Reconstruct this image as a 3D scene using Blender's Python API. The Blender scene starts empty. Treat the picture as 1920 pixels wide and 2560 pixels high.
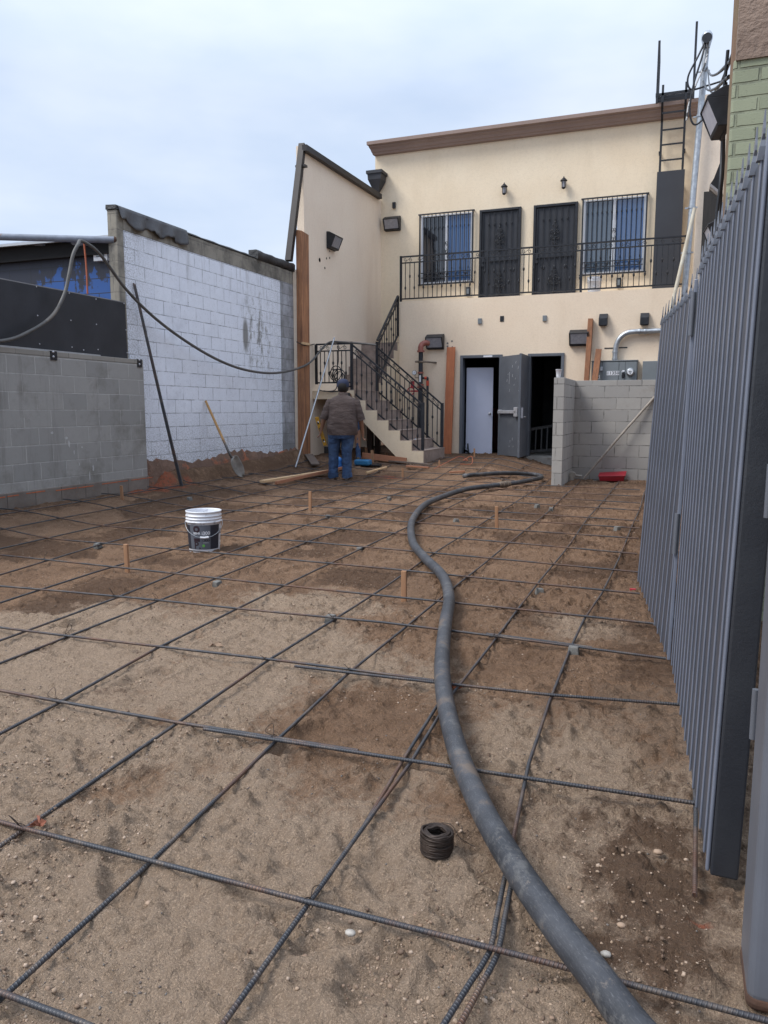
import bpy, math, random
import numpy as np
from mathutils import Vector, Matrix
random.seed(7); np.random.seed(7)
S = bpy.context.scene
COL = S.collection
R = math.radians

# ------------------------------------------------------------------ camera
H = 1.22
F, CX, CY = 1923., 960., 1280.            # focal length and centre in photograph pixels
PIT = math.atan(256 / 1923.); YAW = math.atan(738 / math.hypot(1923, 256))
cam = bpy.data.objects.new('camera', bpy.data.cameras.new('camera')); COL.objects.link(cam)
cam.location = (0, 0, H); cam.rotation_euler = (math.pi/2 - PIT, 0, YAW)
cam.data.sensor_fit = 'VERTICAL'; cam.data.sensor_height = 36; cam.data.sensor_width = 27
cam.data.lens = 1923 / 2560 * 36; cam.data.clip_end = 2000; cam.data.clip_start = .05
S.camera = cam

# ------------------------------------------------------------------ world, sun, exposure
W = bpy.data.worlds.new('World'); S.world = W; W.use_nodes = True
nt = W.node_tree; nt.nodes.clear()
SUN_EL, SUN_AZ = R(50), R(232)            # azimuth of the sun, clockwise from +Y
def N(t, kind, **kw):
    n = t.nodes.new(kind)
    for k, v in kw.items(): setattr(n, k, v)
    return n
sky = N(nt, 'ShaderNodeTexSky', sky_type='NISHITA', sun_disc=False)
sky.sun_elevation = SUN_EL; sky.sun_rotation = SUN_AZ
b1 = N(nt, 'ShaderNodeBackground'); b1.inputs[1].default_value = .1
b2 = N(nt, 'ShaderNodeBackground'); b2.inputs[1].default_value = 1.0
tc = N(nt, 'ShaderNodeTexCoord'); mp = N(nt, 'ShaderNodeMapping'); mp.inputs['Scale'].default_value = (1, 1, 2.6)
no = N(nt, 'ShaderNodeTexNoise'); no.inputs['Scale'].default_value = 2.3; no.inputs['Detail'].default_value = 5; no.inputs['Roughness'].default_value = .5
cr = N(nt, 'ShaderNodeValToRGB')
cr.color_ramp.elements[0].position = .36; cr.color_ramp.elements[0].color = (.46, .56, .73, 1)
cr.color_ramp.elements[1].position = .62; cr.color_ramp.elements[1].color = (.63, .70, .81, 1)
sx = N(nt, 'ShaderNodeSeparateXYZ'); mr = N(nt, 'ShaderNodeMapRange')      # an overcast sky is brighter overhead
for i, v in ((1, .35), (2, 1.0), (3, .95), (4, 2.0)): mr.inputs[i].default_value = v
mu = N(nt, 'ShaderNodeVectorMath', operation='SCALE'); mx = N(nt, 'ShaderNodeMixShader'); mx.inputs[0].default_value = .93
wo = N(nt, 'ShaderNodeOutputWorld'); L = nt.links.new
L(tc.outputs['Generated'], mp.inputs[0]); L(mp.outputs[0], no.inputs[0]); L(no.outputs[0], cr.inputs[0])
L(tc.outputs['Generated'], sx.inputs[0]); L(sx.outputs[2], mr.inputs[0])
L(cr.outputs[0], mu.inputs[0]); L(mr.outputs[0], mu.inputs['Scale']); L(mu.outputs[0], b2.inputs[0])
L(sky.outputs[0], b1.inputs[0]); L(b1.outputs[0], mx.inputs[1]); L(b2.outputs[0], mx.inputs[2]); L(mx.outputs[0], wo.inputs[0])
sun = bpy.data.objects.new('sun', bpy.data.lights.new('sun', 'SUN')); COL.objects.link(sun)
sun.data.energy = 2.2; sun.data.angle = R(22); sun.data.color = (1, .96, .9)
sd = Vector((math.sin(SUN_AZ)*math.cos(SUN_EL), math.cos(SUN_AZ)*math.cos(SUN_EL), math.sin(SUN_EL)))
sun.rotation_euler = sd.to_track_quat('Z', 'Y').to_euler(); sun.location = (0, -5, 20)
S.view_settings.view_transform = 'Standard'; S.view_settings.look = 'None'; S.view_settings.exposure = .5; S.view_settings.gamma = 1
S.cycles.max_bounces = 6; S.cycles.use_denoising = True

# ------------------------------------------------------------------ measuring: sight lines of the photograph met with real planes
_c, _s, _cy, _sy = math.cos(PIT), math.sin(PIT), math.cos(YAW), math.sin(YAW)
FW = Vector((-_sy*_c, _cy*_c, -_s)); RT = Vector((_cy, _sy, 0)); UP = Vector((-_sy*_s, _cy*_s, _c))
def ray(u, v): return FW + RT*((u-CX)/F) - UP*((v-CY)/F)
def onY(u, v, Y): d = ray(u, v); t = Y/d.y; return Vector((d.x*t, Y, H+d.z*t))
def onX(u, v, X): d = ray(u, v); t = X/d.x; return Vector((X, d.y*t, H+d.z*t))
def onZ(u, v, z): d = ray(u, v); t = (z-H)/d.z; return Vector((d.x*t, d.y*t, z))
def ss(t): t = np.clip(t, 0, 1); return t*t*(3-2*t)
def gz(x, y):
    return .12*ss((-x-5.2)/1.6) + .21*ss((y-11.8)/3.5)*ss((-x-2.2)/1.2) + .20*ss((-x-6.80)/.22)*ss((y-9.0)/.5)*ss((14.2-y)/.4)
def gnd(u, v, dz=0):
    d = ray(u, v); f = lambda t: H+d.z*t - float(gz(d.x*t, d.y*t)) - dz
    t = .5
    while f(t+.1) > 0 and t < 60: t += .1
    a, b = t, t+.1
    for _ in range(20):
        m = (a+b)/2
        if f(m) > 0: a = m
        else: b = m
    return Vector((d.x*a, d.y*a, H+d.z*a))
def D(x, y): return (x*1.15732, y*1.15732)         # from the enlarged view's pixels

# ------------------------------------------------------------------ mesh helpers
class MB:
    def __init__(s): s.v = []; s.f = []; s.uv = []; s.sm = []
    def add(s, vs, fs, uvs=None, smooth=False):
        o = len(s.v); s.v += [Vector(q) for q in vs]
        for i, f in enumerate(fs):
            s.f.append([o+k for k in f]); s.uv.append(uvs[i] if uvs else None); s.sm.append(smooth)
        return s
    def hexa(s, p):      # 8 corners: bottom ring 0-3 (counter-clockwise from above), top ring 4-7
        return s.add(p, [(3,2,1,0),(4,5,6,7),(0,1,5,4),(1,2,6,5),(2,3,7,6),(3,0,4,7)])
    def box(s, x0, x1, y0, y1, z0, z1):
        if x0 > x1: x0, x1 = x1, x0
        if y0 > y1: y0, y1 = y1, y0
        return s.hexa([(x0,y0,z0),(x1,y0,z0),(x1,y1,z0),(x0,y1,z0),(x0,y0,z1),(x1,y0,z1),(x1,y1,z1),(x0,y1,z1)])
    def bar(s, a, b, w, h=None, up=(0,0,1)):        # rectangular bar from a to b
        h = h or w; a = Vector(a); b = Vector(b); d = (b-a).normalized(); u = Vector(up)
        if abs(d.dot(u)) > .99: u = Vector((0,1,0))
        r = d.cross(u).normalized()*(w/2); t = r.cross(d).normalized()*(h/2)
        return s.hexa([a-r-t, b-r-t, b+r-t, a+r-t, a-r+t, b-r+t, b+r+t, a+r+t])
    def tube(s, pts, r, n=8, caps=True, smooth=True, closed=False):
        pts = [Vector(p) for p in pts]; m = len(pts)
        rs = r if isinstance(r, (list, tuple)) else [r]*m
        vs = []; ln = [0]
        for i in range(1, m): ln.append(ln[-1]+(pts[i]-pts[i-1]).length)
        prev = None
        for i in range(m):
            if closed: t = (pts[(i+1)%m]-pts[i-1]).normalized()
            else: t = (pts[min(i+1, m-1)]-pts[max(i-1, 0)]).normalized()
            if prev is None:
                u = Vector((0,0,1)) if abs(t.z) < .9 else Vector((1,0,0)); x = (u - t*u.dot(t)).normalized()
            else: x = (prev - t*prev.dot(t)).normalized()
            prev = x; y = t.cross(x)
            vs += [pts[i] + (x*math.cos(2*math.pi*k/n) + y*math.sin(2*math.pi*k/n))*rs[i] for k in range(n)]
        fs = []; us = []
        for i in range(m if closed else m-1):
            j = (i+1) % m; l1 = ln[j] if j else ln[-1]+.01
            for k in range(n):
                k2 = (k+1) % n; fs.append((i*n+k, i*n+k2, j*n+k2, j*n+k))
                us.append([(ln[i], k/n), (ln[i], (k+1)/n), (l1, (k+1)/n), (l1, k/n)])
        s.add(vs, fs, us, smooth)
        if caps and not closed:
            s.add(vs[:n], [tuple(range(n-1, -1, -1))]); s.add(vs[-n:], [tuple(range(n))])
        return s
    def lathe(s, prof, c=(0,0,0), n=24, smooth=True, axis='z', cap=True):
        c = Vector(c); vs = []
        def P(r, h, a):
            x, y = r*math.cos(a), r*math.sin(a)
            return c + (Vector((x, y, h)) if axis == 'z' else Vector((x, -h, y)) if axis == 'y' else Vector((h, x, y)))
        for r, h in prof: vs += [P(r, h, 2*math.pi*k/n) for k in range(n)]
        fs = []; us = []
        for i in range(len(prof)-1):
            for k in range(n):
                k2 = (k+1) % n; fs.append((i*n+k, i*n+k2, (i+1)*n+k2, (i+1)*n+k))
                us.append([(k/n, prof[i][1]), ((k+1)/n, prof[i][1]), ((k+1)/n, prof[i+1][1]), (k/n, prof[i+1][1])])
        s.add(vs, fs, us, smooth)
        if cap:
            s.add(vs[:n], [tuple(range(n-1, -1, -1))]); s.add(vs[-n:], [tuple(range(n))])
        return s
    def prism(s, poly, fn):     # polygon (list of 2-D points) swept between fn(p,0) and fn(p,1)
        n = len(poly); a = [fn(p, 0) for p in poly]; b = [fn(p, 1) for p in poly]
        return s.add(a+b, [tuple(range(n-1, -1, -1)), tuple(range(n, 2*n))] + [(k, (k+1) % n, n+(k+1) % n, n+k) for k in range(n)])
    def loft(s, rings, smooth=True, caps=True):
        n = len(rings[0]); vs = [q for r in rings for q in r]; fs = []
        for i in range(len(rings)-1):
            for k in range(n): fs.append((i*n+k, i*n+(k+1) % n, (i+1)*n+(k+1) % n, (i+1)*n+k))
        s.add(vs, fs, None, smooth)
        if caps: s.add(rings[0], [tuple(range(n-1, -1, -1))], None, smooth); s.add(rings[-1], [tuple(range(n))], None, smooth)
        return s
    def build(s, name, mat, parent=None, loc=None, bevel=0, bseg=2, fixn=True):
        if parent is not None: o = WL[parent.name]
        elif loc is not None: o = Vector(loc)
        else:
            xs = [q.x for q in s.v]; ys = [q.y for q in s.v]; o = Vector(((min(xs)+max(xs))/2, (min(ys)+max(ys))/2, min(q.z for q in s.v)))
        me = bpy.data.meshes.new(name); me.from_pydata([tuple(q-o) for q in s.v], [], s.f)
        uvl = me.uv_layers.new(name='UVMap')
        for i, p in enumerate(me.polygons):
            p.use_smooth = s.sm[i]
            if s.uv[i]:
                for k, li in enumerate(p.loop_indices): uvl.data[li].uv = s.uv[i][k]
            else:
                nn = p.normal; ax = max(range(3), key=lambda q: abs(nn[q]))
                for li, vi in zip(p.loop_indices, p.vertices):
                    q = me.vertices[vi].co + o
                    uvl.data[li].uv = (q.y, q.z) if ax == 0 else (q.x, q.z) if ax == 1 else (q.x, q.y)
        me.materials.append(mat)
        ob = bpy.data.objects.new(name, me); COL.objects.link(ob)
        if parent is not None: ob.parent = parent; WL[ob.name] = o
        else: ob.location = o; WL[ob.name] = o
        if bevel:
            b = ob.modifiers.new('bevel', 'BEVEL'); b.width = bevel; b.segments = bseg; b.limit_method = 'ANGLE'; b.angle_limit = R(50)
        return ob
WL = {}
def tag(o, label=None, cat=None, group=None, kind=None):
    if label: o['label'] = label
    if cat: o['category'] = cat
    if group: o['group'] = group
    if kind: o['kind'] = kind
    return o
def thing(name, label, cat, loc, group=None, rz=0):
    o = bpy.data.objects.new(name, None); COL.objects.link(o); o.location = loc; o.empty_display_size = .1
    WL[o.name] = Vector(loc); return tag(o, label, cat, group)
def dup(o, parent=None, delta=None):
    c = o.copy(); COL.objects.link(c)
    if parent is not None: c.parent = parent
    if delta is not None: c.location = o.location + Vector(delta)
    WL[c.name] = WL.get(o.name, Vector()) + (Vector(delta) if delta is not None else Vector())
    for ch in [q for q in o.children]: dup(ch, c)
    return c
def spline(pts, n=8):
    p = [Vector(q) for q in pts]; p = [p[0]*2-p[1]] + p + [p[-1]*2-p[-2]]; out = []
    for i in range(1, len(p)-2):
        for k in range(n):
            t = k/n; a, b, c, d = p[i-1], p[i], p[i+1], p[i+2]
            out.append(.5*((2*b)+(c-a)*t+(2*a-5*b+4*c-d)*t*t+(3*b-a-3*c+d)*t**3))
    return out + [p[-2]]
def jit(a): return random.uniform(-a, a)

# ------------------------------------------------------------------ materials
MATS = {}
def newmat(name):
    m = bpy.data.materials.new(name); m.use_nodes = True; t = m.node_tree; t.nodes.clear()
    b = N(t, 'ShaderNodeBsdfPrincipled'); o = N(t, 'ShaderNodeOutputMaterial'); t.links.new(b.outputs[0], o.inputs[0])
    MATS[name] = m; return m, t, b
def noise(t, vec, scale, detail=4, rough=.55, stretch=None):
    if stretch:
        mp = N(t, 'ShaderNodeMapping'); mp.inputs['Scale'].default_value = stretch; t.links.new(vec, mp.inputs[0]); vec = mp.outputs[0]
    n = N(t, 'ShaderNodeTexNoise'); n.inputs['Scale'].default_value = scale; n.inputs['Detail'].default_value = detail; n.inputs['Roughness'].default_value = rough
    t.links.new(vec, n.inputs[0]); return n.outputs[0]
def ramp(t, val, a, b, ca=(0,0,0,1), cb=(1,1,1,1)):
    r = N(t, 'ShaderNodeValToRGB'); e = r.color_ramp.elements
    e[0].position = a; e[0].color = ca; e[1].position = b; e[1].color = cb; t.links.new(val, r.inputs[0]); return r.outputs[0]
def mixc(t, fac, a, b):
    m = N(t, 'ShaderNodeMix', data_type='RGBA')
    for sock, v in ((m.inputs[0], fac), (m.inputs[6], a), (m.inputs[7], b)):
        if isinstance(v, (int, float)): sock.default_value = v
        elif isinstance(v, (tuple, list)): sock.default_value = (*v[:3], 1)
        else: t.links.new(v, sock)
    return m.outputs[2]
def mth(t, op, a, b=None):
    m = N(t, 'ShaderNodeMath', operation=op)
    for i, v in enumerate((a, b)):
        if v is None: continue
        if isinstance(v, (int, float)): m.inputs[i].default_value = v
        else: t.links.new(v, m.inputs[i])
    return m.outputs[0]
def bump(t, b, h, strength, dist=.01):
    n = N(t, 'ShaderNodeBump'); n.inputs['Strength'].default_value = strength; n.inputs['Distance'].default_value = dist
    t.links.new(h, n.inputs['Height']); t.links.new(n.outputs[0], b.inputs['Normal']); return n
def oc(t, which='Object'): return N(t, 'ShaderNodeTexCoord').outputs[which]
def M(name, c1, c2=None, scale=4, rough=.7, metal=0, bs=0, bscale=80, stretch=None, lo=.35, hi=.65, dirt=None, dlo=.58, dhi=.72, dscale=3, bdist=.004, spec=.5):
    if name in MATS: return MATS[name]
    m, t, b = newmat(name); v = oc(t)
    b.inputs['Roughness'].default_value = rough; b.inputs['Metallic'].default_value = metal; b.inputs['Specular IOR Level'].default_value = spec
    if c2 is None: c2 = tuple(q*.8 for q in c1)
    col = ramp(t, noise(t, v, scale, 5, .6, stretch), lo, hi, (*c1, 1), (*c2, 1))
    if dirt: col = mixc(t, ramp(t, noise(t, v, dscale, 6, .65), dlo, dhi), col, dirt)
    t.links.new(col, b.inputs['Base Color'])
    if bs: bump(t, b, noise(t, v, bscale, 4, .6, stretch), bs, bdist)
    return m
def blocks(name, c1, c2, mortar, w=.4064, h=.2032, ms=.006, dirt=None, dlo=.55, dhi=.7, bs=.5, smooth=.2, mfac=1., rough=.85, off=(0,0), speck=None, streak=None):
    m, t, b = newmat(name); uv = oc(t, 'UV'); v = oc(t); b.inputs['Roughness'].default_value = rough
    mp = N(t, 'ShaderNodeMapping'); mp.inputs['Location'].default_value = (*off, 0); t.links.new(uv, mp.inputs[0])
    wob = N(t, 'ShaderNodeVectorMath', operation='MULTIPLY_ADD'); nz = N(t, 'ShaderNodeTexNoise'); nz.inputs['Scale'].default_value = 14
    t.links.new(mp.outputs[0], nz.inputs[0]); t.links.new(nz.outputs[1], wob.inputs[0]); wob.inputs[1].default_value = (.006, .006, 0); t.links.new(mp.outputs[0], wob.inputs[2])
    br = N(t, 'ShaderNodeTexBrick'); br.offset = .5; br.inputs['Scale'].default_value = 1; br.inputs['Brick Width'].default_value = w; br.inputs['Row Height'].default_value = h
    br.inputs['Mortar Size'].default_value = ms; br.inputs['Mortar Smooth'].default_value = smooth; br.inputs['Bias'].default_value = 0
    br.inputs['Color1'].default_value = (*c1, 1); br.inputs['Color2'].default_value = (*c2, 1); br.inputs['Mortar'].default_value = (*c1, 1)
    t.links.new(wob.outputs[0], br.inputs[0])
    fine = noise(t, v, 9, 6, .7); gran = noise(t, v, 130, 3, .7)
    col = mixc(t, mth(t, 'MULTIPLY', ramp(t, fine, .35, .75), .35), br.outputs[0], tuple(q*.72 for q in c1))
    col = mixc(t, mth(t, 'MULTIPLY', ramp(t, gran, .58, .7), .35), col, tuple(q*.5 for q in c1))
    mm = mth(t, 'MULTIPLY', br.outputs[1], mth(t, 'MULTIPLY', ramp(t, noise(t, v, 5, 5, .65), .34, .62), mfac))
    col = mixc(t, mm, col, mortar)
    if dirt: col = mixc(t, mth(t, 'MULTIPLY', ramp(t, noise(t, v, 1.7, 7, .7), dlo, dhi), .8), col, dirt)
    if speck: col = mixc(t, ramp(t, noise(t, v, 38, 5, .75), .62, .68), col, speck)
    if streak: col = mixc(t, mth(t, 'MULTIPLY', ramp(t, noise(t, v, 5, 5, .7, (1, 1, .12)), .56, .72), .6), col, streak)
    t.links.new(col, b.inputs['Base Color'])
    hgt = mth(t, 'ADD', mth(t, 'MULTIPLY', br.outputs[1], -1.0), mth(t, 'MULTIPLY', gran, .35))
    bump(t, b, hgt, bs, .006); return m
def stucco(name, c1, c2, stain, bs=.5):
    m, t, b = newmat(name); v = oc(t); b.inputs['Roughness'].default_value = .9; b.inputs['Specular IOR Level'].default_value = .25
    col = ramp(t, noise(t, v, .9, 5, .6), .3, .7, (*c1, 1), (*c2, 1))
    col = mixc(t, mth(t, 'MULTIPLY', ramp(t, noise(t, v, 1.6, 7, .7, (1, 1, .25)), .52, .76), .5), col, stain)
    col = mixc(t, mth(t, 'MULTIPLY', ramp(t, noise(t, v, 22, 7, .85), .48, .72), .42), col, tuple(q*.72 for q in c1))
    t.links.new(col, b.inputs['Base Color']); bump(t, b, noise(t, v, 55, 6, .75), bs, .012); return m
def wood(name, c1, c2, dirt=None, rough=.8, sc=7, long='z'):
    st = {'z': (6, 6, .35), 'x': (.35, 6, 6), 'y': (6, .35, 6)}[long]
    m, t, b = newmat(name); v = oc(t); b.inputs['Roughness'].default_value = rough
    g = noise(t, v, sc, 8, .7, st); col = ramp(t, g, .36, .64, (*c1, 1), (*c2, 1))
    col = mixc(t, mth(t, 'MULTIPLY', ramp(t, noise(t, v, 2.5, 4, .6), .4, .7), .4), col, dirt or tuple(q*.6 for q in c1))
    t.links.new(col, b.inputs['Base Color']); bump(t, b, g, .5, .006); return m

black = M('black_iron', (.012, .013, .017), (.022, .024, .03), 12, .45, .3)
black2 = M('black_sheet', (.020, .022, .028), (.030, .032, .040), 3, .55, .2, bs=.15, bscale=240)
brownmetal = M('dark_brown_metal', (.022, .018, .018), (.03, .026, .026), 5, .5, .3)
st_up = stucco('stucco_cream', (.74, .615, .455), (.79, .675, .515), (.64, .52, .37))
st_low = stucco('stucco_cream_low', (.73, .59, .45), (.78, .65, .505), (.62, .49, .36))
st_side = stucco('stucco_cream_side', (.78, .65, .52), (.83, .71, .58), (.67, .53, .41))
cornice_m = stucco('cornice_brown', (.27, .20, .175), (.31, .235, .205), (.22, .16, .14), .3)
conc = M('concrete', (.34, .32, .29), (.24, .22, .20), 6, .9, bs=.4, bscale=60, dirt=(.13, .10, .08))
cmu_new = blocks('block_grey', (.37, .355, .335), (.30, .29, .28), (.10, .098, .095), ms=.007, bs=.7, dirt=(.22, .19, .16), dlo=.6, dhi=.8)
cmu_old = blocks('block_weathered', (.33, .32, .305), (.265, .26, .25), (.41, .40, .385), ms=.007, bs=.7, dirt=(.13, .12, .10), dlo=.5, dhi=.72, off=(.13, -.0), streak=(.15, .14, .13))
cmu_white = blocks('block_white_paint', (.82, .86, .95), (.79, .83, .925), (.22, .23, .27), ms=.0055, bs=.6, smooth=.0, dirt=(.44, .46, .53), dlo=.55, dhi=.9, mfac=1., rough=.6, off=(.1, .05), speck=(.30, .31, .34))
def stain_white():      # mould blots, grime at the foot and drips under the cap of the painted wall
    t = cmu_white.node_tree; b = [n for n in t.nodes if n.type == 'BSDF_PRINCIPLED'][0]; base = b.inputs['Base Color'].links[0].from_socket; uv = oc(t, 'UV'); v = oc(t)
    sp = N(t, 'ShaderNodeSeparateXYZ'); t.links.new(uv, sp.inputs[0]); Y, Z = sp.outputs[0], sp.outputs[1]
    def blob(y, z, wy, wz):
        a = mth(t, 'DIVIDE', mth(t, 'SUBTRACT', Y, y), wy); c = mth(t, 'DIVIDE', mth(t, 'SUBTRACT', Z, z), wz)
        return mth(t, 'MAXIMUM', mth(t, 'SUBTRACT', 1.0, mth(t, 'ADD', mth(t, 'MULTIPLY', a, a), mth(t, 'MULTIPLY', c, c))), 0.)
    n1 = noise(t, v, 7, 7, .75, (1, 1, .45)); n2 = noise(t, v, 45, 5, .8)
    q = onX(648, 840, -7.12); k1 = mth(t, 'MULTIPLY', blob(q.y, q.z, .75, .95), mth(t, 'ADD', ramp(t, n1, .50, .62), ramp(t, n2, .56, .64)))
    q = onX(614, 838, -7.12); k2 = mth(t, 'MULTIPLY', blob(q.y, q.z, .11, .34), 1.3)
    foot = mth(t, 'MULTIPLY', ramp(t, mth(t, 'SUBTRACT', 1.35, Z), .0, .85), ramp(t, n2, .45, .60))
    drip = mth(t, 'MULTIPLY', ramp(t, mth(t, 'SUBTRACT', Z, 3.0), .0, .6), ramp(t, noise(t, v, 9, 5, .7, (1, 1, .08)), .52, .66))
    left = mth(t, 'MULTIPLY', ramp(t, mth(t, 'SUBTRACT', 9.6, Y), .0, .8), ramp(t, n2, .46, .58))
    right = mth(t, 'MULTIPLY', ramp(t, mth(t, 'SUBTRACT', Y, 12.2), .0, 1.3), ramp(t, n2, .5, .6))
    k = mth(t, 'MAXIMUM', mth(t, 'MAXIMUM', k1, k2), mth(t, 'MAXIMUM', mth(t, 'MULTIPLY', foot, .75), mth(t, 'MAXIMUM', mth(t, 'MULTIPLY', drip, .55), mth(t, 'MULTIPLY', mth(t, 'MAXIMUM', left, right), .6))))
    t.links.new(mixc(t, mth(t, 'MINIMUM', k, .85), base, (.155, .15, .135)), b.inputs['Base Color'])
stain_white()
cmu_bare = blocks('block_bare', (.30, .275, .23), (.25, .23, .19), (.13, .12, .11), ms=.006, bs=.6, dirt=(.06, .055, .05), dlo=.45, dhi=.65, off=(.1, .05), streak=(.04, .04, .04))
brick_green = blocks('brick_green_paint', (.29, .315, .215), (.24, .265, .18), (.13, .14, .10), w=.215, h=.074, ms=.009, bs=1.2, smooth=.5, dirt=(.20, .23, .15), rough=.75, speck=(.14, .15, .10))
tan_old = M('stucco_old_tan', (.27, .20, .16), (.20, .145, .115), 3, .95, bs=1, bscale=26, bdist=.02, dirt=(.11, .085, .075), dscale=4)
tar = M('tar_paper', (.018, .018, .02), (.05, .05, .052), 5, .6, bs=.8, bscale=25, bdist=.02)
flash = M('flashing_grey', (.085, .085, .09), (.06, .06, .066), 5, .6, bs=.5, bscale=15, bdist=.02)
glass_blue = None
white_frame = M('white_vinyl', (.67, .69, .74), (.62, .64, .68), 3, .4)
greydoor = M('grey_door_paint', (.105, .115, .135), (.085, .093, .11), 2.5, .5, dirt=(.16, .165, .175), dlo=.6, dhi=.8, dscale=2, bs=.1)
whitedoor = M('white_door_paint', (.52, .55, .68), (.48, .51, .63), 2, .5)
silver = M('brushed_steel', (.50, .50, .53), (.40, .40, .43), 10, .4, .35)
galv = M('galvanised_pipe', (.46, .49, .52), (.32, .34, .37), 14, .42, .75, bs=.1)
elec = M('grey_enclosure_paint', (.17, .19, .205), (.15, .168, .18), 3, .5)
fencem = M('fence_grey_paint', (.135, .145, .172), (.118, .127, .150), 6, .38, .1, bs=.15, bscale=300, bdist=.001, dirt=(.13, .14, .17), dlo=.6, dhi=.75)
fenceshade = M('fence_sheet_shaded', (.052, .058, .074), (.066, .073, .092), 4, .45, .1, bs=.15, bscale=200, bdist=.001, dirt=(.09, .09, .10), dlo=.6, dhi=.75)  # dark tone puts the shade on the picket faces into the colour
fencelit = M('fence_rib_lit', (.185, .205, .262), (.15, .168, .215), 5, .4, .1, dirt=(.20, .19, .20), dlo=.62, dhi=.75)  # pale tone puts the sky-lit picket edges into the colour
fencedark = M('fence_dark_paint', (.026, .029, .037), (.034, .038, .046), 6, .45, .1, bs=.2, bscale=120, dirt=(.05, .05, .055), dlo=.62, dhi=.75)
rust = M('rust', (.085, .042, .026), (.05, .028, .02), 20, .9, bs=.5)
redpipe = M('red_fitting', (.33, .115, .085), (.25, .08, .06), 9, .5)
redbright = M('red_paint', (.42, .02, .035), (.32, .02, .03), 8, .5, dirt=(.22, .05, .05))
lens = M('lamp_lens', (.24, .24, .27), (.32, .32, .34), 20, .18, bs=.2, bscale=120)
lensfrost = M('frosted_lens', (.50, .50, .56), (.58, .58, .63), 20, .35, bs=.2, bscale=120)
tile = M('stair_tile', (.32, .25, .215), (.20, .155, .135), 7, .6, bs=.2, dirt=(.30, .25, .21), dlo=.55, dhi=.72, dscale=5)
plastic_white = M('white_plastic', (.72, .73, .77), (.66, .67, .70), 6, .4, dirt=(.5, .48, .46), dlo=.62, dhi=.8)
foam = M('white_foam', (.80, .81, .86), None, 8, .7)
bamboo = M('pole_mud', (.34, .30, .26), (.24, .21, .18), 14, .85, bs=.4, dirt=(.44, .40, .35))
alum = M('aluminium', (.42, .43, .45), (.34, .35, .37), 9, .4, .7)
beam_w = wood('beam_wood', (.47, .22, .105), (.17, .075, .04), (.11, .06, .04), sc=4)
orange_w = wood('orange_timber', (.52, .19, .085), (.40, .13, .06), (.30, .10, .05))
fir_v = wood('fir_timber', (.30, .13, .06), (.20, .085, .042), (.10, .05, .03))
pine_x = wood('pale_pine', (.66, .47, .28), (.56, .36, .19), (.40, .24, .13), long='x')
stake_m = wood('stake_pine', (.40, .22, .115), (.29, .15, .08), (.17, .09, .055))
form_x = wood('form_lumber', (.42, .19, .10), (.33, .14, .08), (.20, .10, .06), long='x')
greyboard = wood('grey_old_board', (.17, .125, .10), (.10, .075, .062), (.06, .045, .04), long='x')
dobie_m = M('spacer_concrete', (.17, .165, .155), (.11, .108, .10), 30, .9, bs=.6, bscale=120, dirt=(.16, .13, .10))
cablem = M('cable_grey', (.10, .095, .09), (.07, .066, .063), 10, .6, dirt=(.17, .15, .13))
orange_cord = M('orange_cord', (.48, .13, .06), None, 5, .5)
wire_m = M('tie_wire_dark', (.030, .021, .017), (.058, .040, .031), 30, .5, .5)

def rebar_mat():
    m, t, b = newmat('ribbed_steel'); uv = oc(t, 'UV'); v = oc(t)
    b.inputs['Metallic'].default_value = .45; b.inputs['Roughness'].default_value = .5
    g = noise(t, v, 1.3, 5, .7); col = mixc(t, ramp(t, g, .49, .62), (.050, .052, .060), (.125, .062, .038))
    col = mixc(t, mth(t, 'MULTIPLY', ramp(t, noise(t, v, 7, 7, .8), .5, .66), .6), col, (.21, .155, .115))
    sp = N(t, 'ShaderNodeSeparateXYZ'); t.links.new(uv, sp.inputs[0])
    wv = mth(t, 'SINE', mth(t, 'ADD', mth(t, 'MULTIPLY', sp.outputs[0], 2*math.pi/.0095), mth(t, 'MULTIPLY', sp.outputs[1], 2*math.pi)))
    w01 = mth(t, 'MAXIMUM', wv, 0.); col = mixc(t, mth(t, 'MULTIPLY', w01, .35), col, (.125, .13, .14))
    t.links.new(col, b.inputs['Base Color']); bump(t, b, w01, .8, .002); return m
rebar_m = rebar_mat()
def hose_mat():
    m, t, b = newmat('black_rubber_hose'); v = oc(t); uv = oc(t, 'UV'); b.inputs['Roughness'].default_value = .55
    col = ramp(t, noise(t, v, 5, 6, .65), .35, .7, (.022, .024, .029, 1), (.060, .063, .073, 1))
    col = mixc(t, mth(t, 'MULTIPLY', ramp(t, noise(t, uv, 75, 6, .8, (.5, .7, 1)), .54, .66), .55), col, (.15, .15, .16))
    col = mixc(t, mth(t, 'MULTIPLY', ramp(t, noise(t, v, 34, 4, .75), .62, .68), .5), col, (.16, .13, .11))
    col = mixc(t, mth(t, 'MULTIPLY', ramp(t, noise(t, v, 13, 7, .75), .54, .62), .45), col, (.135, .13, .125))
    col = mixc(t, mth(t, 'MULTIPLY', ramp(t, noise(t, v, 5, 6, .7), .58, .68), .6), col, (.15, .105, .07))
    t.links.new(col, b.inputs['Base Color']); bump(t, b, noise(t, uv, 60, 5, .7, (1, .3, 1)), .5, .003); return m
hose_m = hose_mat()
def glass_mat(name, tint):
    m, t, b = newmat(name); b.inputs['Base Color'].default_value = (*tint, 1); b.inputs['Roughness'].default_value = .03
    b.inputs['Specular IOR Level'].default_value = .9; b.inputs['Coat Weight'].default_value = 1; b.inputs['Coat Roughness'].default_value = .02
    bump(t, b, noise(t, oc(t), 2.2, 2), .06, .02); return m
glass_blue = glass_mat('window_glass', (.045, .105, .25))
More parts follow.
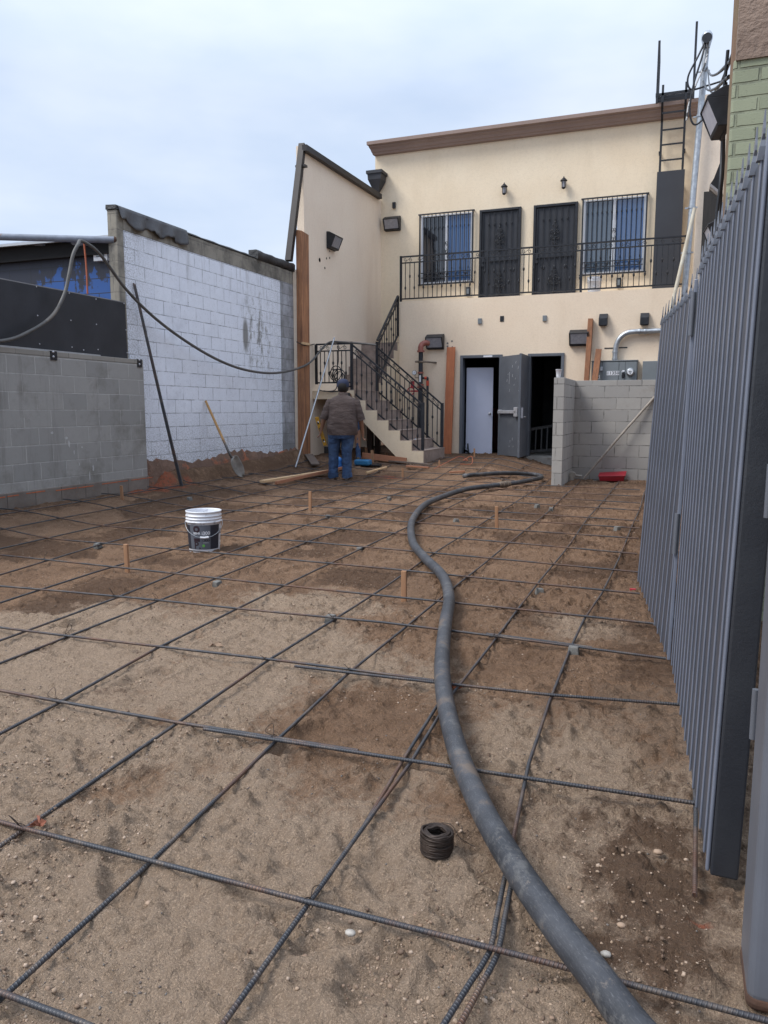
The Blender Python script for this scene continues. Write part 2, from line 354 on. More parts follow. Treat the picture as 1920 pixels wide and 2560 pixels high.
glass_dark = glass_mat('screened_glass', (.018, .020, .026))

# ------------------------------------------------------------------ layout of the rebar mat (used to bed the bars in the soil)
longs = [ [(-.40,1.14),(-.335,1.55),(-.426,2.51),(-.45,3.1),(-.458,3.85),(-.452,4.42),(-.415,5.15),(-.397,7.4),(-.398,10.24),(-.43,13.3)],
  [(-.78,1.10),(-.787,1.55),(-.80,2.37),(-.848,3.06),(-.855,4.4),(-.861,6.5),(-.89,8.7),(-.883,12.8),(-.90,13.6)],
  [(-1.24,1.0),(-1.267,1.556),(-1.324,2.35),(-1.359,3.1),(-1.357,3.83),(-1.38,5.14),(-1.38,7.5),(-1.40,9.4),(-1.479,12.2),(-1.52,13.5)],
  [(-1.68,1.1),(-1.707,1.558),(-1.746,2.35),(-1.793,3.13),(-1.82,4.78),(-1.88,6.5),(-1.93,9.5),(-2.036,13.5),(-2.1,15.9)],
  [(-2.30,1.9),(-2.333,2.344),(-2.417,3.1),(-2.50,5.1),(-2.56,7.5),(-2.66,11),(-2.8,16)],
  [(-2.96,2.4),(-3.044,4.6),(-3.121,6.2),(-3.2,9),(-3.4,16)],
  [(-3.25,2.6),(-3.324,3.86),(-3.49,5.36),(-3.60,7.1),(-3.75,10.5),(-3.95,16)],
  [(-3.85,2.9),(-3.914,3.58),(-4.0,4.54),(-4.06,5.9),(-4.2,9),(-4.5,15.6)],
  [(-4.55,3.4),(-4.60,4.17),(-4.79,5.43),(-4.875,7.15),(-4.97,9.8),(-5.15,13.9)],
  [(-5.35,4.0),(-5.43,4.94),(-5.50,6.3),(-5.5,7.1),(-5.6,9.8),(-5.75,13.9)],
  [(-5.95,4.5),(-6.05,6.3),(-6.1,9.8),(-6.25,13.8)],
  [(-6.5,4.9),(-6.565,6.0),(-6.623,7.9),(-6.68,10.6),(-6.72,13.6)]]
pA0 = gnd(0, 2482, .03); pA1 = gnd(210, 2560, .03)
rows = [ [(pA0.x-.5, pA0.y+.0),(pA0.x, pA0.y),(pA1.x, pA1.y),(-.2, 1.0)],
  [(-3.0,1.60),(-1.707,1.558),(-1.267,1.556),(-.787,1.548),(-.337,1.545),(.6,1.53)],
  [(-3.7,2.37),(-1.746,2.346),(-1.0,2.36)],
  [(-4.4,3.07),(-1.793,3.12),(-.95,3.13)],
  [(-5.6,3.76),(-3.0,3.90),(-1.5,3.92),(.0,3.82)],
  [(-6.7,4.79),(-3.46,4.60),(-1.7,4.51),(-.065,4.437)],
  [(-6.4,5.51),(-4.14,5.43),(-2.02,5.32),(-.183,5.145)],
  [(-6.85,6.26),(-4.83,6.25),(-3.13,6.18),(-.223,5.856)],
  [(-6.85,7.19),(-5.41,7.06),(-3.58,7.06),(-.266,6.61)],
  [(-6.85,7.86),(-3.95,7.8),(-.293,7.40)], [(-6.85,8.78),(-4.3,8.5),(-.31,8.06)], [(-6.85,9.6),(-4.67,9.24),(-.34,8.6)],
  [(-6.75,10.5),(-.38,9.54)], [(-6.75,11.3),(-.41,10.28)], [(-6.75,12.0),(-.45,11.11)], [(-6.75,12.7),(-.49,12.02)],
  [(-6.75,13.4),(-3,12.95),(-1.95,12.5)], [(-6.6,14.05),(-3,13.65),(-2.0,13.5)], [(-4.5,14.5),(-2.0,14.25)], [(-4.5,15.3),(-2.0,15.1)]]
for p in longs[3:]: (x0, y0), (x1, y1) = p[0], p[1]; p.insert(0, (x0-(x1-x0)*(y0-.2)/(y1-y0)*.6, .2))      # the mat goes on outside the frame
for p in rows[:7]: p.insert(0, (-6.8, p[0][1]+.02))
extra_bars = [[(-.372,1.05),(-.318,1.55),(-.352,1.92)],[(-.80,1.93),(-.832,2.37),(-.868,3.0)],[(-1.60,2.322),(-.405,2.372),(.105,2.392)],[(-1.62,3.085),(-.452,3.14),(.06,3.21)],[(-.9,3.905),(-.5,3.885),(-.35,3.87)],[(.098,2.62),(.1,2.35),(.093,1.93)]]

# ------------------------------------------------------------------ ground
def vnoise(x, y, f, seed):
    rs = np.random.RandomState(seed); T = rs.rand(256, 256)
    x = x*f; y = y*f; xi = np.floor(x).astype(int); yi = np.floor(y).astype(int); fx = x-xi; fy = y-yi
    fx = fx*fx*(3-2*fx); fy = fy*fy*(3-2*fy); g = lambda a, b: T[a % 256, b % 256]
    return (g(xi, yi)*(1-fx)+g(xi+1, yi)*fx)*(1-fy) + (g(xi, yi+1)*(1-fx)+g(xi+1, yi+1)*fx)*fy - .5
def fbm(x, y, f, seed, o=4):
    a = 0; k = 1.
    for i in range(o): a = a + k*vnoise(x, y, f*2.03**i, seed+i); k *= .52
    return a
def relief(x, y):
    h = .026*fbm(x, y, .7, 11, 3) + .024*fbm(x+.3*y, y, 2.9, 21, 3)
    rid = np.abs(fbm(x*.75+.25*y, y*1.3-.2*x, 7, 31, 3)); h = h + .010*(rid-.25)
    h = h + .026*fbm(x, y, 15, 41, 3)*ss((fbm(x, y, 1.1, 51, 2)+.3)*2.0) + .010*fbm(x, y, 29, 45, 3)*ss((fbm(x, y, 1.9, 55, 3)+.35)*1.8)
    pat = ss((fbm(x, y, 1.0, 171, 3)+.30)*2.2)
    h = h + .075*np.maximum(0, fbm(x, y, 12, 181, 3)-.20)*pat + .055*np.maximum(0, fbm(x, y, 27, 191, 3)-.16)*(.35+.65*pat) + .030*np.maximum(0, fbm(x, y, 52, 195, 2)-.14)
    r2 = np.abs(fbm(x*1.0+.5*y, y*2.2-.3*x, 6.5, 131, 3)); h = h - .012*ss((.10-r2)/.10)*ss((fbm(x, y, .8, 141, 2)+.2)*2.5)
    r3 = np.abs(fbm(x*2.2+.8*y, y*5.5-.9*x, 2.1, 151, 3)); h = h + .012*ss((.16-r3)/.16)*ss((fbm(x, y, 1.3, 161, 2)+.15)*3)
    return h
def build_ground():
    xs = np.concatenate([np.linspace(-60, -9, 18), np.linspace(-8.8, -4.2, 190), np.arange(-4.18, -2.4, .0155), np.arange(-2.39, .4, .0092), np.arange(.41, 1.0, .03), np.linspace(1.1, 60, 18)])
    ys = [-40, -20, -8, -3, -1, 0, .5]; y = .8
    while y < 19: ys.append(y); y += max(.0075, .0050*y)
    ys += [22, 30, 45, 70]
    ys = np.array(ys); Xg, Yg = np.meshgrid(xs, ys); hh = relief(Xg, Yg)
    rs = np.random.RandomState(5)
    for i in range(230):                                   # boot prints and scuffs
        px = rs.uniform(-6.6, .0); py = 1.2 + 12.5*rs.rand()**1.4; a = rs.uniform(0, math.pi) if rs.rand() < .5 else rs.normal(1.4, .5)
        w, l = rs.uniform(.04, .07), rs.uniform(.09, .2); dep = rs.uniform(.008, .026)
        m = (np.abs(Xg-px) < .45) & (np.abs(Yg-py) < .45)
        if not m.any(): continue
        dx = Xg[m]-px; dy = Yg[m]-py; e = np.sqrt(((dx*math.cos(a)+dy*math.sin(a))/l)**2 + ((-dx*math.sin(a)+dy*math.cos(a))/w)**2)
        hh[m] += -dep*ss((1.15-e)/.5) + dep*.75*np.exp(-((e-1.35)/.28)**2)*(.6+.8*np.sin(3*np.arctan2(dy, dx)+i)*.5)
    fade = ss((1.2+Xg*0)/1)*1.0
    Z = gz(Xg, Yg) + hh*fade - .008
    dry = ss((3.3-Yg)/2.4 + 1.5*fbm(Xg, Yg, .9, 61, 4) + .35)
    wet = .75*ss(.7 - ((Xg-.02)/.34)**2 - ((Yg-1.85)/.75)**2 + 1.3*fbm(Xg, Yg, 2.4, 71, 4))
    wet = np.maximum(wet, .7*ss((Yg-9.5)/5 + 1.6*fbm(Xg, Yg, .8, 81, 4)))
    wet = np.maximum(wet, .42*ss((Xg+.75)/.5 + 1.5*fbm(Xg, Yg, 1.1, 91, 3))*ss((Yg-1.3)/1))
    wet = np.maximum(wet, .85*ss(2.6*fbm(Xg, Yg, 1.35, 95, 4)+.12)*ss((Yg-1.9)/1.6))
    wet = np.maximum(wet, .6*ss((-Xg-6.1)/.7+fbm(Xg, Yg, 1.5, 97, 3)))
    mark = np.zeros_like(Xg)
    for u, v, wx, wy, th in ((392, 1218, .42, .75, .30), (978, 1192, .40, .16, .42), (1752, 2300, .05, .02, .75)):
        c = gnd(u, v, 0); e = ((Xg-c.x)/wx)**2 + ((Yg-c.y)/wy)**2
        mark = np.maximum(mark, ss((1-e+1.7*fbm(Xg, Yg, 5, 301, 4)-th)/.5)*(e < 3))
    base_z = gz(Xg, Yg)
    for bars, lim in ((longs+extra_bars, .017), (rows, .029)):
        for pts in bars:
            for (x0, y0), (x1, y1) in zip(pts[:-1], pts[1:]):
                ia, ib = np.searchsorted(xs, [min(x0, x1)-.09, max(x0, x1)+.09]); ja, jb = np.searchsorted(ys, [min(y0, y1)-.09, max(y0, y1)+.09])
                if ib <= ia or jb <= ja: continue
                gx = Xg[ja:jb, ia:ib]; gy = Yg[ja:jb, ia:ib]; dx, dy = x1-x0, y1-y0; t = np.clip(((gx-x0)*dx+(gy-y0)*dy)/(dx*dx+dy*dy), 0, 1)
                dist = np.hypot(gx-x0-t*dx, gy-y0-t*dy); cap = base_z[ja:jb, ia:ib]+lim+np.maximum(0, dist-.012)*.45
                Z[ja:jb, ia:ib] = np.where(dist < .085, np.minimum(Z[ja:jb, ia:ib], cap), Z[ja:jb, ia:ib])
    global GX_, GY_, GZ_; GX_, GY_, GZ_ = xs, ys, Z
    ny, nx = Xg.shape
    verts = np.stack([Xg, Yg, Z], -1).reshape(-1, 3)
    idx = np.arange(ny*nx).reshape(ny, nx)
    quads = np.stack([idx[:-1, :-1], idx[:-1, 1:], idx[1:, 1:], idx[1:, :-1]], -1).reshape(-1, 4)
    me = bpy.data.meshes.new('ground'); me.vertices.add(len(verts)); me.vertices.foreach_set('co', verts.ravel())
    me.loops.add(quads.size); me.loops.foreach_set('vertex_index', quads.ravel())
    me.polygons.add(len(quads)); me.polygons.foreach_set('loop_start', np.arange(0, quads.size, 4)); me.polygons.foreach_set('loop_total', np.full(len(quads), 4))
    me.polygons.foreach_set('use_smooth', np.ones(len(quads), bool)); me.update(); me.validate()
    for nm, arr in (('dry', dry), ('wet', wet), ('mark', mark)):
        at = me.attributes.new(nm, 'FLOAT', 'POINT'); at.data.foreach_set('value', arr.ravel().astype(np.float32))
    m, t, b = newmat('soil'); v = oc(t); b.inputs['Roughness'].default_value = .95; b.inputs['Specular IOR Level'].default_value = .2
    a1 = N(t, 'ShaderNodeAttribute', attribute_name='dry').outputs['Fac']; a2 = N(t, 'ShaderNodeAttribute', attribute_name='wet').outputs['Fac']
    gr = noise(t, v, 210, 4, .75); gr2 = noise(t, v, 38, 6, .75); gr3 = noise(t, v, 11, 7, .72)
    brk = mth(t, 'ADD', mth(t, 'MULTIPLY', mth(t, 'SUBTRACT', gr3, .5), 1.7), mth(t, 'MULTIPLY', mth(t, 'SUBTRACT', gr2, .5), .9))
    base = mixc(t, ramp(t, noise(t, v, 2.2, 7, .7), .38, .64), (.44, .275, .172), (.29, .172, .105))
    base = mixc(t, ramp(t, mth(t, 'ADD', a1, brk), .25, .75), base, (.60, .44, .315))
    base = mixc(t, mth(t, 'MULTIPLY', ramp(t, mth(t, 'ADD', a2, brk), .28, .72), .9), base, (.165, .095, .058))
    base = mixc(t, mth(t, 'MULTIPLY', ramp(t, gr2, .55, .72), .50), base, (.14, .093, .065))
    base = mixc(t, mth(t, 'MULTIPLY', ramp(t, gr3, .58, .72), .22), base, (.10, .062, .043))
    base = mixc(t, mth(t, 'MULTIPLY', ramp(t, gr, .58, .70), .2), base, (.60, .49, .39))
    base = mixc(t, mth(t, 'MULTIPLY', ramp(t, gr, .44, .33), .38), base, (.075, .05, .036))
    a3 = N(t, 'ShaderNodeAttribute', attribute_name='mark').outputs['Fac']
    base = mixc(t, mth(t, 'MULTIPLY', a3, ramp(t, noise(t, v, 30, 5, .75), .35, .55)), base, (.36, .11, .06))
    t.links.new(base, b.inputs['Base Color'])
    hg = mth(t, 'ADD', mth(t, 'ADD', mth(t, 'MULTIPLY', gr, .16), mth(t, 'MULTIPLY', gr2, .9)), mth(t, 'MULTIPLY', gr3, 1.6)); bump(t, b, hg, 1.0, .05)
    me.materials.append(m); o = bpy.data.objects.new('ground', me); COL.objects.link(o); o['kind'] = 'structure'; return m
soil_m = build_ground()
def gtop(x, y):          # height of the built ground at a point
    i = min(max(int(np.searchsorted(GX_, x))-1, 0), len(GX_)-2); j = min(max(int(np.searchsorted(GY_, y))-1, 0), len(GY_)-2)
    a = (x-GX_[i])/(GX_[i+1]-GX_[i]); b = (y-GY_[j])/(GY_[j+1]-GY_[j]); z = GZ_
    return float((z[j,i]*(1-a)+z[j,i+1]*a)*(1-b) + (z[j+1,i]*(1-a)+z[j+1,i+1]*a)*b)

# ------------------------------------------------------------------ gravel and crumbs (nobody could count them)
def scatter(name, n, r0, r1, mat, seed, yexp, dark=False):
    rs = np.random.RandomState(seed); ph = (1+5**.5)/2
    base = np.array([(-1,ph,0),(1,ph,0),(-1,-ph,0),(1,-ph,0),(0,-1,ph),(0,1,ph),(0,-1,-ph),(0,1,-ph),(ph,0,-1),(ph,0,1),(-ph,0,-1),(-ph,0,1)])/1.9
    tri = np.array([(0,11,5),(0,5,1),(0,1,7),(0,7,10),(0,10,11),(1,5,9),(5,11,4),(11,10,2),(10,7,6),(7,1,8),(3,9,4),(3,4,2),(3,2,6),(3,6,8),(3,8,9),(4,9,5),(2,4,11),(6,2,10),(8,6,7),(9,8,1)])
    y = .85 + 10*rs.rand(n)**yexp; x = rs.uniform(-1, 1, n)*(.35+.62*y) - .36*y
    x += .0; cl = 1.6*fbm(x, y, 2.6, 300+seed, 4) - .12 + .5*ss((2.2-y)/1.2)*ss((x+1.2)/1.4)
    k = (x > -6.8) & (x < .12) & (cl > rs.uniform(-.35, .35, n)); x = x[k]; y = y[k]; m = len(x)
    r = r0*(r1/r0)**(rs.rand(m)**2.2)
    z = gz(x, y) - .008 + relief(x, y)
    sc = rs.uniform(.6, 1.15, (m, 1, 3)); sc[:, :, 2] *= .75
    v = base[None]*sc*(1+rs.uniform(-.30, .30, (m, 12, 1)))
    a = rs.uniform(0, 6.28, m); ca, sa = np.cos(a)[:, None], np.sin(a)[:, None]
    vx = v[:, :, 0]*ca - v[:, :, 1]*sa; vy = v[:, :, 0]*sa + v[:, :, 1]*ca
    co = np.stack([x[:, None]+vx*r[:, None], y[:, None]+vy*r[:, None], z[:, None]+(v[:, :, 2]+.12)*r[:, None]], -1).reshape(-1, 3)
    fs = (tri[None]+12*np.arange(m)[:, None, None]).reshape(-1, 3)
    me = bpy.data.meshes.new(name); me.vertices.add(len(co)); me.vertices.foreach_set('co', co.ravel())
    me.loops.add(fs.size); me.loops.foreach_set('vertex_index', fs.ravel()); me.polygons.add(len(fs))
    me.polygons.foreach_set('loop_start', np.arange(0, fs.size, 3)); me.polygons.foreach_set('loop_total', np.full(len(fs), 3))
    me.update(); me.materials.append(mat)
    o = bpy.data.objects.new(name, me); COL.objects.link(o); return o
def island_mat(name, cols, rough=.85):
    m, t, b = newmat(name); b.inputs['Roughness'].default_value = rough; b.inputs['Specular IOR Level'].default_value = .25
    g = N(t, 'ShaderNodeNewGeometry'); r = N(t, 'ShaderNodeValToRGB'); r.color_ramp.interpolation = 'CONSTANT'; e = r.color_ramp.elements
    e[0].position = 0; e[0].color = (*cols[0], 1); e[1].position = 1/len(cols); e[1].color = (*cols[1], 1)
    for i, c in enumerate(cols[2:]): q = e.new((i+2)/len(cols)); q.color = (*c, 1)
    t.links.new(g.outputs['Random Per Island'], r.inputs[0])
    c = mixc(t, mth(t, 'MULTIPLY', ramp(t, noise(t, oc(t), 60, 4), .4, .7), .5), r.outputs[0], (.16, .12, .09)); t.links.new(c, b.inputs['Base Color'])
    return m
pebble_m = island_mat('pebbles', [(.26,.18,.13),(.19,.14,.105),(.25,.19,.145),(.12,.10,.09),(.21,.15,.105),(.31,.25,.20),(.15,.14,.13),(.17,.125,.095)])
tag(scatter('gravel', 42000, .0011, .0052, pebble_m, 1, 2.6), 'small tan and grey pebbles scattered over the dirt', 'gravel', kind='stuff')
crumb_m = island_mat('soil_crumbs', [(.36,.26,.185),(.27,.185,.13),(.42,.32,.245),(.14,.093,.066),(.22,.15,.105)])
tag(scatter('soil_crumbs', 75000, .0014, .0075, crumb_m, 2, 2.0), 'loose brown soil crumbs lying over the dirt yard', 'soil', kind='stuff')
def stone(u, v, r, mat, label, seed):
    rs = random.Random(seed); r *= .8; p = gnd(u, v, r*.25); mb = MB(); rings = []
    for i in range(7):
        a = math.pi*i/6; rr = max(.02, math.sin(a))*r; rings.append([p+Vector((rr*1.25*math.cos(q*.785)*(1+rs.uniform(-.12,.12)), rr*math.sin(q*.785)*(1+rs.uniform(-.12,.12)), -math.cos(a)*r*.62*(1+rs.uniform(-.1,.1)))) for q in range(8)])
    mb.loft(rings); o = mb.build('stone', mat); tag(o, label, 'stone', 'larger stones lying on the dirt'); return o
stone_w = M('pale_stone', (.44, .41, .37), (.27, .24, .21), 60, .85); stone_t = M('tan_stone', (.38, .27, .19), (.25, .17, .12), 40, .8)
for i, (u, v, r, m_, l) in enumerate([
    (501, 2224, .012, stone_w, 'pale rounded stone touching the near crossing rebar in the left foreground'),
    (876, 2332, .014, stone_w, 'whitest rounded stone, just below the near crossing rebar'),
    (372, 2258, .010, stone_t, 'small tan pebble left of the pale stone by the near rebar'),
    (1553, 2313, .011, stone_t, 'orange tan pebble on wet dirt right of the hose'),
    (1515, 2385, .013, stone_w, 'long pale cream stone lying beside the hose on wet dirt'),
    (1645, 2130, .014, stone_t, 'round brown stone on the dirt near the fence foot')]): stone(u, v, r, m_, l, i)

# ------------------------------------------------------------------ rebar mat
GL = 'steel rebars running towards the building'; GT = 'steel rebars running across the yard'
def rebar(pts, dz, label, group, r=.0066, n=10):
    out = []
    for i in range(len(pts)-1):
        a, b = pts[i], pts[i+1]; k = max(2, int(math.hypot(b[0]-a[0], b[1]-a[1])/.10))
        for j in range(k): out.append((a[0]+(b[0]-a[0])*j/k, a[1]+(b[1]-a[1])*j/k))
    out.append(pts[-1]); ph = random.uniform(0, 6); P = []
    for i, (x, y) in enumerate(out):
        g = float(gz(x, y)); w = .5+.5*math.sin(x*2.1+y*1.7+ph)
        P.append((x+.004*math.sin(y*1.9+ph), y+.004*math.sin(x*2.3+ph), g+dz+.004*w))
    P = spline(P, 2); mb = MB().tube(P, r, 8 if n < 10 else 10)
    return tag(mb.build('rebar', rebar_m), label, 'rebar', group)
ORD = ['first','second','third','fourth','fifth','sixth','seventh','eighth','ninth','tenth','eleventh','twelfth','thirteenth','fourteenth','fifteenth','sixteenth','seventeenth','eighteenth','nineteenth','twentieth']
for i, p in enumerate(longs):
    rebar(p, .0195, f'long dark rebar running towards the building, {ORD[i]} counted from the right', GL, n=10 if i < 5 else 8)
rebar([(-.372,1.05),(-.318,1.55),(-.352,1.92)], .020, 'short lapped rebar tied beside the rightmost long rebar in the foreground', GL)
rebar([(-.80,1.93),(-.832,2.37),(-.868,3.0)], .020, 'short lapped rebar beside the second long rebar from the right', GL)
for i, p in enumerate(rows):
    lab = 'dark rebar crossing the yard from side to side, %s counted from the camera' % ORD[i]
    if i == 18: lab = 'dark rebar crossing the yard, second one in front of the grey doors'
    if i == 19: lab = 'dark rebar crossing the yard, last one before the grey doors'
    rebar(p, .0335, lab, GT, n=10 if i < 6 else 8)
rebar([(-1.60,2.322),(-.405,2.372),(.105,2.392)], .034, 'lapped rebar continuing the third crossing row to the fence', GT)
rebar([(-1.62,3.085),(-.452,3.14),(.06,3.21)], .034, 'lapped rebar continuing the fourth crossing row to the fence', GT)
rebar([(-.9,3.905),(-.5,3.885),(-.35,3.87)], .034, 'short lapped rebar under the hose in the fifth crossing row', GT)
rebar([(.098,2.62),(.1,2.35),(.093,1.93)], .020, 'short rebar with rusty end lying along the foot of the grey fence', GL)

# tie wires at the near crossings
def tiewire(x, y, s):
    rs = random.Random(s); z = float(gz(x, y))+.03; mb = MB()
    mb.tube(spline([(x-.012,y-.010,z),(x-.004,y,z+.016),(x+.010,y+.010,z+.004),(x+.012,y-.010,z-.006),(x-.008,y+.012,z+.008)], 5), .0013, 5)
    h = rs.uniform(.03, .07); a = rs.uniform(0, 6)
    mb.tube(spline([(x,y,z+.008),(x+.010*math.cos(a),y+.01*math.sin(a),z+h*.5),(x+.03*math.cos(a),y+.03*math.sin(a),z+h),(x+.035*math.cos(a+1),y+.035*math.sin(a+1),z+h*.55),(x+.006,y,z+.01)], 5), .0012, 5)
    tag(mb.build('tie_wire', wire_m), 'thin black tie wire twisted around a rebar crossing', 'tie wire', 'tie wires at the rebar crossings')
def crossing(p, q):
    for a, b in zip(p[:-1], p[1:]):
        for c, d in zip(q[:-1], q[1:]):
            r = (b[0]-a[0], b[1]-a[1]); w = (d[0]-c[0], d[1]-c[1]); k = r[0]*w[1]-r[1]*w[0]
            if abs(k) < 1e-9: continue
            t = ((c[0]-a[0])*w[1]-(c[1]-a[1])*w[0])/k; u = ((c[0]-a[0])*r[1]-(c[1]-a[1])*r[0])/k
            if 0 <= t <= 1 and 0 <= u <= 1: return (a[0]+r[0]*t, a[1]+r[1]*t)
tie = 0
for i in range(8):
    for k in range(9):
        c = crossing(rows[i], longs[k])
        if c and (i*5+k*3) % 7 < 4: tiewire(c[0], c[1], tie); tie += 1

# concrete spacer blocks under the mat
def dobie_mesh(seed):
    rs = random.Random(seed); mb = MB(); a = .03; b = .023
    mb.hexa([(-a,-a,0),(a,-a,0),(a,a,0),(-a,a,0),(-b,-b,.05),(b,-b,.05),(b,b,.05),(-b,b,.05)]); return mb
dobs = [((714,1342),'grey concrete spacer block left of the hose, under a rebar crossing'),((1165,1273),'pale concrete spacer block right of the hose bend'),((1238,1415),'largest looking concrete spacer block, right of the hose in the middle distance'),
  ((470,1260),'concrete spacer block in front of the white bucket'),((212,1181),'tilted concrete spacer block far left of the white bucket'),((778,1189),'concrete spacer block right of the white bucket'),((708,1121),'concrete spacer block near the middle wooden stake'),
  ((840,1077),'small concrete spacer block behind the middle stake'),((1190,1103),'small concrete spacer block in the far right of the mat'),((985,1129),'concrete spacer block beside the far hose bend'),((1160,1098),'small concrete spacer block near the hose coupling'),
  ((1333,1148),'concrete spacer block hanging under the bar near the fence'),((410,1079),'small dark concrete spacer block near the grey block wall')]
d0 = None
for i, (q, lab) in enumerate(dobs):
    p = gnd(*D(*q), .0)
    if d0 is None: o = d0 = dobie_mesh(1).build('spacer_block', dobie_m, loc=(0,0,0), bevel=.004)
    else: o = d0.copy(); COL.objects.link(o)
    o.location = (p.x, p.y, gtop(p.x, p.y)-.008); o.rotation_euler = (jit(.15), jit(.15), jit(.8)); tag(o, lab, 'spacer block', 'concrete spacer blocks under the rebars')

# wooden grade stakes
s0 = None
stakes = [((775,1278),(775,1229),'square wooden stake in the middle of the yard, right of the bucket'),((1242,1319),(1242,1266),'wooden stake standing right of the hose'),((1010,1496),(1010,1427),'nearest wooden stake, just left of the hose bend'),
  ((319,1425),(316,1360),'wooden stake left of the white bucket'),((306,1248),(304,1214),'wooden stake at the foot of the grey block wall'),((1007,1198),(1007,1170),'wooden stake right of the man in the maroon shirt'),
  ((1098,1168),(1098,1151),'small wooden stake in front of the stair foot'),((1186,1146),(1186,1121),'thin wooden stake in front of the white door')]
for i, (b_, t_, lab) in enumerate(stakes):
    p = gnd(*b_, 0); q = onY(t_[0], t_[1], p.y); h = q.z-p.z+.06; w = .034 if i < 6 else .028
    mb = MB(); mb.bar((p.x, p.y, p.z-.06), (q.x, p.y+jit(.01), q.z), w, .022, up=(0,1,0))
    tag(mb.build('wooden_stake', stake_m, bevel=.002), lab, 'stake', 'wooden grade stakes in the yard')

# ------------------------------------------------------------------ concrete pump hose
hp = [(1480,2330),(1370,2212),(1290,2105),(1200,1990),(1110,1862),(1040,1742),(990,1625),(962,1515),(955,1425),(962,1345),(970,1290),(955,1242),(915,1200),(890,1165),(893,1118),(930,1083),(1000,1058),(1075,1047),(1120,1041),(1150,1036),(1170,1031),(1160,1025),(1120,1022),(1060,1023),(1003,1029)]
HR = .036
pts = [gnd(*D(*q), .07) for q in hp]
hose = thing('pump_hose', 'thick black rubber concrete pump hose winding across the yard', 'hose', (pts[8].x, pts[8].y, 0))
P = spline(pts, 8); P = [Vector((p.x, p.y, float(gz(p.x, p.y))+.03+HR+.004*math.sin(p.y*3))) for p in P]
P[-4:] = [p+Vector((0,0,.01)) for p in P[-4:]]
MB().tube(P, HR, 20, caps=False).build('hose_body', hose_m, hose)
e = P[-1]; ed = (P[-1]-P[-3]).normalized()
MB().tube([e-ed*.04, e+ed*.012, e+ed*.012, e-ed*.10], [HR+.003, HR+.003, HR-.009, HR-.010], 20, caps=False).build('hose_end_ring', M('worn_rubber', (.14,.14,.145), (.09,.09,.095), 12, .7), hose)
MB().tube([e-ed*.09, e-ed*.085], [HR-.010, .001], 20, caps=False).build('hose_bore', black, hose)
ci = min(range(len(P)), key=lambda i: (P[i]-gnd(*D(1078,1045), .07)).length)
c = P[ci]; cd = (P[ci+1]-P[ci-1]).normalized()
cm = M('muddy_coupling', (.26,.20,.15), (.12,.10,.085), 30, .8, .3, bs=.5)
MB().tube([c-cd*.16, c-cd*.15, c+cd*.15, c+cd*.16], [HR+.002, HR+.008, HR+.008, HR+.002], 18).build('coupling_sleeve', cm, hose)
mb = MB()
for t in (-.05, -.02, .06): mb.tube([c+cd*(t-.012), c+cd*(t+.012)], HR+.02, 16)
mb.bar(c-cd*.02+Vector((0,0,HR+.02)), c-cd*.06+Vector((0,0,HR+.05)), .02, .015); mb.build('coupling_clamp', cm, hose)

# ------------------------------------------------------------------ coil of tie wire
p = gnd(1092, 2118, 0); p.z = gtop(p.x, p.y)
mb = MB(); rs = random.Random(3)
for k in range(9):
    z = .006+k*.0066
    for rr, nn in ((.0425, 26), (.035, 22), (.028, 20)):
        if rr < .04 and k not in (0, 7, 8): continue
        ph = rs.uniform(0, 6); ti = rs.uniform(-.12, .12); rj = rs.uniform(-.0012, .0012)
        sq = .12 if rr < .03 else .04
        mb.tube([p+Vector(((rr+rj)*(1+sq*math.cos(4*a))*math.cos(a), (rr+rj)*(1+sq*math.cos(4*a))*math.sin(a), z+(rr*ti)*math.cos(a+ph)+.0012*math.sin(5*a+ph))) for a in [2*math.pi*i/nn for i in range(nn)]], .0039, 7, closed=True)
for k in range(26):
    z = .004+k*.0022; ph = rs.uniform(0, 6); ti = rs.uniform(-.10, .10); rr = .0455+rs.uniform(-.001, .0012)
    mb.tube([p+Vector((rr*math.cos(a), rr*math.sin(a), z+rr*ti*math.cos(a+ph))) for a in [2*math.pi*i/28 for i in range(28)]], .0012, 5, closed=True)
mb.tube(spline([p+Vector(q) for q in ((.0,.045,.062),(.03,.045,.06),(.055,.035,.035),(.08,.04,.018),(.10,.038,.014))], 6), .0011, 5)
tag(mb.build('wire_coil', wire_m), 'dark rusty coil of tie wire standing on the sand left of the hose', 'wire coil')

# ------------------------------------------------------------------ paint bucket
def text_mesh(s, size, font_scale=1.0):
    cu = bpy.data.curves.new('lettering', 'FONT'); cu.body = s; cu.size = size; cu.align_x = 'CENTER'; cu.align_y = 'CENTER'; cu.resolution_u = 3; cu.offset = .0006*size/.03
    ob = bpy.data.objects.new('lettering', cu); COL.objects.link(ob); dg = bpy.context.evaluated_depsgraph_get(); dg.update()
    me = bpy.data.meshes.new_from_object(ob.evaluated_get(dg)); vs = [v.co.copy() for v in me.vertices]; fs = [tuple(f.vertices) for f in me.polygons]
    bpy.data.objects.remove(ob); bpy.data.curves.remove(cu); bpy.data.meshes.remove(me); return vs, fs
def wrap(mb, vs, fs, c, r, a0, h0):       # lay flat outlines on a cylinder wall; a0 = bearing of their middle
    mb.add([Vector((c.x+r*math.cos(a0+q.x/r), c.y+r*math.sin(a0+q.x/r), c.z+h0+q.y)) for q in vs], fs)
def rect(w, h, n=10):
    vs = []; fs = []
    for i in range(n+1): vs += [Vector((-w/2+w*i/n, -h/2, 0)), Vector((-w/2+w*i/n, h/2, 0))]
    return vs, [(2*i, 2*i+2, 2*i+3, 2*i+1) for i in range(n)]
